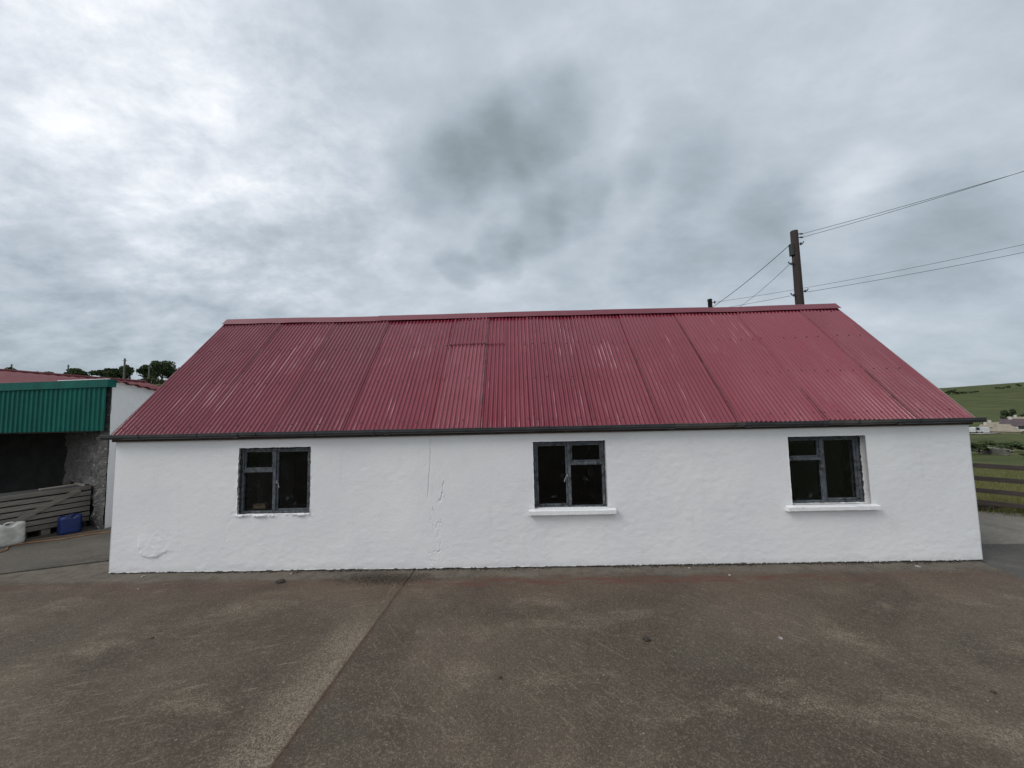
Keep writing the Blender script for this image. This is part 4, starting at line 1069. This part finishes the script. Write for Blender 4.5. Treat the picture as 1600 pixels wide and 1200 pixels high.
house('bungalow', 1544, 152, 4.4, 3.4, 1.9, 1.0, -1.1, M_OFFW, M_TAN, 'tiny white outbuilding at the end of the pale road', wins=False)
def van(pxc, Y, ang, label, s=1.0, h=1.9, L=4.4):
    p = on(pxc, Y); root = empty('parked_van', p, label, 'van', 'white vehicles parked in the hamlet'); z = float(p[2])+.15
    M = Matrix.Translation((p[0], p[1], z)) @ Matrix.Rotation(ang, 4, 'Z') @ Matrix.Scale(s, 4)
    bm = bmesh.new(); prof = [(-L/2, .35), (L/2, .35), (L/2, .95), (L/2-.55, 1.1), (L/2-1.25, h), (-L/2+.1, h), (-L/2, h-.2)]
    a = [bm.verts.new(M @ Vector((x, -.85, zz))) for x, zz in prof]; b_ = [bm.verts.new(M @ Vector((x, .85, zz))) for x, zz in prof]
    bm.faces.new(a); bm.faces.new(b_[::-1])
    for i in range(len(prof)): bm.faces.new((a[i], b_[i], b_[(i+1) % 7], a[(i+1) % 7]))
    bmesh.ops.recalc_face_normals(bm, faces=bm.faces[:]); bmobj('body', bm, M_CARW, root)
    bm = bmesh.new(); add_box(bm, (-.6, -.87, 1.15), (1.1, .87, h-.15), 0, M); bmobj('side_window', bm, M_WIN, root)
    for sx in (-1, 1):
        for sy in (-1, 1):
            bm = bmesh.new(); add_tube(bm, [M @ Vector((sx*L*.3, sy*.72, .32)), M @ Vector((sx*L*.3, sy*.9, .32))], .34, 12); bmobj('wheel', bm, M_TYRE, root)
van(1519.5, 150, .4, 'white van nearest the cottage roof corner in the valley', h=2.2)
van(1529, 148, 1.4, 'white van parked second from the cottage corner', h=2.3)
van(1539.5, 158, .3, 'white car left of the tiny white outbuilding', h=1.5)
# pale road of the hamlet and the farm track, draped over the terrain
def ribbon(name, pts, w, m, lift=.12):
    P = []
    for (pxa, Ya), (pxb, Yb) in zip(pts, pts[1:]):
        for t in np.linspace(0, 1, 12, endpoint=False): P.append((pxa+(pxb-pxa)*t, Ya+(Yb-Ya)*t))
    P.append(pts[-1]); Q = [on(a, b) for a, b in P]; vs = []; fs = []
    for i, q in enumerate(Q):
        d = Q[min(i+1, len(Q)-1)]-Q[max(i-1, 0)]; d[2] = 0; d /= np.linalg.norm(d); nn = np.array([-d[1], d[0], 0])
        for s in (-1, 1):
            v = q+nn*s*w/2; vs.append((v[0], v[1], hz(v[0], v[1])+lift))
    for i in range(len(Q)-1): fs.append((2*i, 2*i+1, 2*i+3, 2*i+2))
    return tag(meshobj(name, vs, fs, m), kind='structure')
ribbon('lane', [(1495, 138), (1530, 144), (1565, 150), (1640, 152)], 4.0, M_TRACK, .25)
ribbon('track', [(1500, 80), (1520, 70), (1535, 63), (1550, 57)], 3.4, M_TRACK, .22)
# field wall
a_, b_ = on(1530, 55), on(1566, 51); bm = bmesh.new(); add_beam(bm, a_+np.array([0, 0, .35]), b_+np.array([0, 0, .3]), .5, 1.0)
for k in range(60):
    t = random.random(); rock(bm, a_+(b_-a_)*t+np.array([random.gauss(0, .1), -.25, random.uniform(0, .9)]), random.uniform(.12, .24), .8)
tag(bmobj('field_wall', bm, M_DRYW), 'low grey drystone wall across the field below the pale track', 'wall')

# ------------------------------------------------------------------ power poles and wires
PY = 12.6
pt = at(1240.5, 361, PY); pb_ = at(1250.5, 474, PY)
pole = empty('power_pole', (pt[0], PY, 0), 'tall dark creosoted power pole behind the cottage ridge', 'pole')
bm = bmesh.new(); n = 14
add_tube(bm, [(pt[0]+(pb_[0]-pt[0])*0, PY, -.3), (pt[0], PY, 3), (pt[0], PY, 6), (pt[0], PY, float(pt[2])-.02), (pt[0], PY, float(pt[2]))], [.15, .142, .128, .114, .104], 18); bmobj('shaft', bm, M_POLE, pole, True)
ptx, ptz = float(pt[0]), float(pt[2])
def pz(py): return float(at(1245, py, PY)[2])
bm = bmesh.new(); add_box(bm, (ptx-.19, PY-.10, pz(400)), (ptx-.10, PY+.06, pz(381)), .02); bmobj('fuse_box', bm, M_BLACKP, pole)
def step_bolt(x, z, s):
    bm = bmesh.new(); add_tube(bm, [(x, PY, z), (x+s*.16, PY-.03, z+.015), (x+s*.20, PY-.03, z+.09)], .018, 8); add_tube(bm, [(x+s*.10, PY-.03, z-.03), (x+s*.10, PY-.03, z+.05)], .03, 8); bmobj('bracket', bm, M_INS, pole)
step_bolt(ptx+.08, pz(382), 1); step_bolt(ptx+.10, pz(456), 1); step_bolt(ptx-.10, pz(462), -1); step_bolt(ptx-.10, pz(413), -1)
bm = bmesh.new()
for zz in (pz(365.5), pz(371)):
    add_tube(bm, [(ptx+.12, PY, zz), (ptx+.20, PY, zz)], .016, 8)
    for k in range(2): add_tube(bm, [(ptx+.20+.05*k, PY, zz), (ptx+.235+.05*k, PY, zz)], .026, 10)
bmobj('insulator', bm, M_INS, pole)
bm = bmesh.new(); add_tube(bm, [(ptx-.15, PY-.1, pz(403)), (ptx-.20, PY-.12, pz(407)), (ptx-.17, PY-.12, pz(412)), (ptx-.14, PY-.05, pz(413))], .010, 6); bmobj('lead', bm, M_WIRE, pole)
P2Y = 25.0; p2 = at(1109, 467.5, P2Y)
pole2 = empty('power_pole', (p2[0], P2Y, 0), 'more distant pole whose top just shows above the roof ridge', 'pole')
bm = bmesh.new(); add_tube(bm, [(p2[0], P2Y, -.5), (p2[0], P2Y, 5), (p2[0], P2Y, float(p2[2]))], [.19, .16, .135], 12); bmobj('shaft', bm, M_POLE, pole2, True)
bm = bmesh.new(); add_tube(bm, [(p2[0], P2Y, p2[2]-.14), (p2[0]-.18, P2Y-.05, p2[2]-.10)], [.07, .06], 8); add_tube(bm, [(p2[0]+.12, P2Y, p2[2]-.22), (p2[0]+.36, P2Y, p2[2]-.22)], .02, 6); add_tube(bm, [(p2[0]+.32, P2Y, p2[2]-.30), (p2[0]+.32, P2Y, p2[2]-.14)], .05, 8); bmobj('insulator', bm, M_INS, pole2)
def wire(a, b, label, sag=.15, r=.007):
    a, b = Vector(a), Vector(b); pts = []
    for k in range(33):
        t = k/32; p = a.lerp(b, t); p.z -= 4*sag*t*(1-t); pts.append(p)
    bm = bmesh.new(); add_tube(bm, pts, r, 6); tag(bmobj('overhead_wire', bm, M_WIRE, None, True), label, 'wire', 'overhead wires')
A1 = (ptx+.28, PY, pz(365.5)); A2 = (ptx+.28, PY, pz(371))
wire(A1, at(1800, 207, 9.0), 'upper of the two wires rising right from the pole top', .06)
wire(A2, at(1800, 202.5, 9.0), 'lower of the two wires rising right from the pole top', .07)
wire((p2[0]+.32, P2Y, p2[2]-.22), at(1800, 337, 15.0), 'wire from the distant pole passing behind the near pole', .25, .010)
wire((ptx+.3, PY, pz(456.5)), at(1800, 352, 10.5), 'lowest wire running right from the near pole bracket', .08)
wire((ptx-.3, PY, pz(462)), at(1080, 489, 20), 'shallow wire from the near pole towards the distant pole base', .03)
wire((ptx-.2, PY, pz(383)), at(1100, 489, 17), 'steep wire running down left from the fuse box', .10, .011)
wire((ptx-.25, PY, pz(413)), at(1140, 490, 17), 'shorter steep wire running down left below the fuse box', .10)

# ------------------------------------------------------------------ light
SUN_EL, SUN_AZ = math.radians(42), math.radians(-116)     # azimuth from +Y, clockwise: behind the camera on the left
sd = bpy.data.lights.new('sun', 'SUN'); sd.energy = 1.35; sd.angle = math.radians(24); sd.color = (1.0, .97, .93)
so = bpy.data.objects.new('sun', sd); C.objects.link(so)
sv_ = Vector((math.sin(SUN_AZ)*math.cos(SUN_EL), math.cos(SUN_AZ)*math.cos(SUN_EL), math.sin(SUN_EL)))
so.rotation_euler = sv_.to_track_quat('Z', 'Y').to_euler(); so.location = (-8, -12, 20)

w = bpy.data.worlds.new('World'); S.world = w; w.use_nodes = True; nt = w.node_tree
bg = nt.nodes['Background']; bg.inputs['Strength'].default_value = .1
dirv = nd(nt, 'ShaderNodeTexCoord').outputs['Generated']
sk = nd(nt, 'ShaderNodeTexSky'); sk.sky_type = 'NISHITA'; sk.sun_disc = False; sk.sun_elevation = SUN_EL; sk.sun_rotation = SUN_AZ % (2*PI)
# cloud sheet: the view direction projected on a layer overhead
sx = nd(nt, 'ShaderNodeSeparateXYZ'); lk(nt, dirv, sx.inputs[0])
den = math_(nt, 'ADD', math_(nt, 'MAXIMUM', sx.outputs['Z'], 0.0), .42)
cb = nd(nt, 'ShaderNodeCombineXYZ')
lk(nt, math_(nt, 'DIVIDE', sx.outputs['X'], den), cb.inputs[0]); lk(nt, math_(nt, 'DIVIDE', sx.outputs['Y'], den), cb.inputs[1])
P = cb.outputs[0]
def cn(scale, det, rough, dist, sc=(1,1,1), rot=0, loc=(0,0,0)): return noise(nt, mapping(nt, P, sc, (0,0,rot), loc), scale, det, rough, dist)
n_big = cn(1.05, 6, .55, .5, (1, 1.3, 1), .5, (2.3, .7, 0)); n_mid = cn(3.0, 7, .58, .15, (1, 1.5, 1), .35, (5, 3, 0)); n_str = cn(2.6, 7, .6, .25, (.85, 1.5, 1), .55, (1, 8, 0))
n_soft = cn(1.1, 3, .5, .2, (1,1,1), 0, (9, 4, 0))
# ragged direction for the broad light and dark fields
wrp = nd(nt, 'ShaderNodeTexNoise'); wrp.inputs['Scale'].default_value = 3.4; wrp.inputs['Detail'].default_value = 6; lk(nt, P, wrp.inputs['Vector'])
off_ = nd(nt, 'ShaderNodeVectorMath', operation='SUBTRACT'); lk(nt, wrp.outputs['Color'], off_.inputs[0]); off_.inputs[1].default_value = (.5, .5, .5)
sc_ = nd(nt, 'ShaderNodeVectorMath', operation='SCALE'); lk(nt, off_.outputs[0], sc_.inputs[0]); sc_.inputs['Scale'].default_value = .17
ad = nd(nt, 'ShaderNodeVectorMath', operation='ADD'); lk(nt, dirv, ad.inputs[0]); lk(nt, sc_.outputs[0], ad.inputs[1])
nm = nd(nt, 'ShaderNodeVectorMath', operation='NORMALIZE'); lk(nt, ad.outputs[0], nm.inputs[0]); DW = nm.outputs[0]
n_fine = cn(8.5, 6, .62, .12, (1, 1.3, 1), .4, (3, 1, 0)); n_cell = cn(6.2, 7, .64, .12, (1, 1.25, 1), -.3, (7, 2, 0))
lm_ = mrange(nt, dotc(nt, dirv, ray(160, 240)), math.cos(math.radians(34)), math.cos(math.radians(12)), .22, 1)
val0 = math_(nt, 'MULTIPLY', math_(nt, 'SUBTRACT', n_cell, .5), math_(nt, 'MULTIPLY', lm_, .62))
val = math_(nt, 'ADD', math_(nt, 'MULTIPLY', n_big, .30), math_(nt, 'MULTIPLY', n_mid, .28))
val = math_(nt, 'ADD', val, math_(nt, 'MULTIPLY', n_str, .16))
val = math_(nt, 'ADD', val, math_(nt, 'MULTIPLY', n_fine, .10))
val = math_(nt, 'ADD', math_(nt, 'ADD', val, val0), .165)
def blob(px, py, r0, r1, amt, d=None):
    global val
    c = ray(px, py) if d is None else np.array(d)/np.linalg.norm(d)
    k = mrange(nt, dotc(nt, DW, c), math.cos(math.radians(r1)), math.cos(math.radians(r0)), 0, amt)
    val = math_(nt, 'ADD', val, k)
for args in [
    (110, 150, 3, 28, .14), (30, 60, 2, 16, .03), (330, 130, 2, 14, .05), (150, 330, 2, 14, .04), (480, 360, 2, 10, .04),
    (690, 275, 1, 8, -.13), (760, 235, 1, 9, -.17), (830, 215, 1, 9, -.15), (890, 200, 1, 7, -.10), (730, 170, 1, 7, -.06), (860, 290, 1, 6, -.06),
    (960, 300, 1, 6, -.11), (900, 328, 1, 5, -.11), (840, 360, 1, 5, -.13), (780, 392, 1, 5, -.14), (720, 418, 1, 4, -.12), (660, 415, 1, 4, -.05),
    (1050, 265, 1, 8, -.11), (1140, 330, 1, 9, -.09), (1230, 320, 1, 6, -.06), (1030, 420, 1, 7, -.09), (900, 440, 1, 5, -.05), (1420, 130, 3, 16, .04), (1330, 290, 1, 6, .07), (560, 230, 1, 8, .05), (700, 60, 3, 14, .02),
    (1480, 500, 2, 8, .03), (1420, 385, 1, 8, -.07), (1500, 360, 1, 8, -.07), (1570, 340, 1, 8, -.07), (630, 400, 1, 6, .06), (60, 520, 3, 13, -.13), (60, 340, 1, 6, -.06), (250, 470, 2, 8, -.04), (1560, 570, 2, 12, -.08), (1200, 400, 2, 9, -.05)]:
    blob(*args)
blob(0, 0, 20, 75, .22, d=(-.5, -.65, .7))  # broad brighter sky behind the camera, out of view, added to help the sun
blob(0, 0, 8, 26, .45, d=(-.25, -.12, .95))  # bright patch overhead, out of view, added to put highlights on the roof ribs
cr_ = nd(nt, 'ShaderNodeValToRGB'); e = cr_.color_ramp.elements
e[0].position = .10; e[0].color = (.175, .212, .232, 1); e[1].position = 1.0; e[1].color = (1.05, 1.06, 1.09, 1)
for pos, col in ((.30, (.242,.286,.316)), (.46, (.350,.408,.458)), (.60, (.467,.523,.583)), (.74, (.635,.677,.735))):
    q = e.new(pos); q.color = (*col, 1)
lk(nt, val, cr_.inputs['Fac'])
cl10 = mix(nt, 1.0, cr_.outputs['Color'], (10.0, 10.0, 10.0), 'MULTIPLY')
lk(nt, mix(nt, .96, sk.outputs['Color'], cl10), bg.inputs['Color'])

S.view_settings.view_transform = 'Standard'; S.view_settings.look = 'None'; S.view_settings.exposure = .22; S.view_settings.gamma = 1.0
S.render.engine = 'CYCLES'
S.cycles.max_bounces = 6
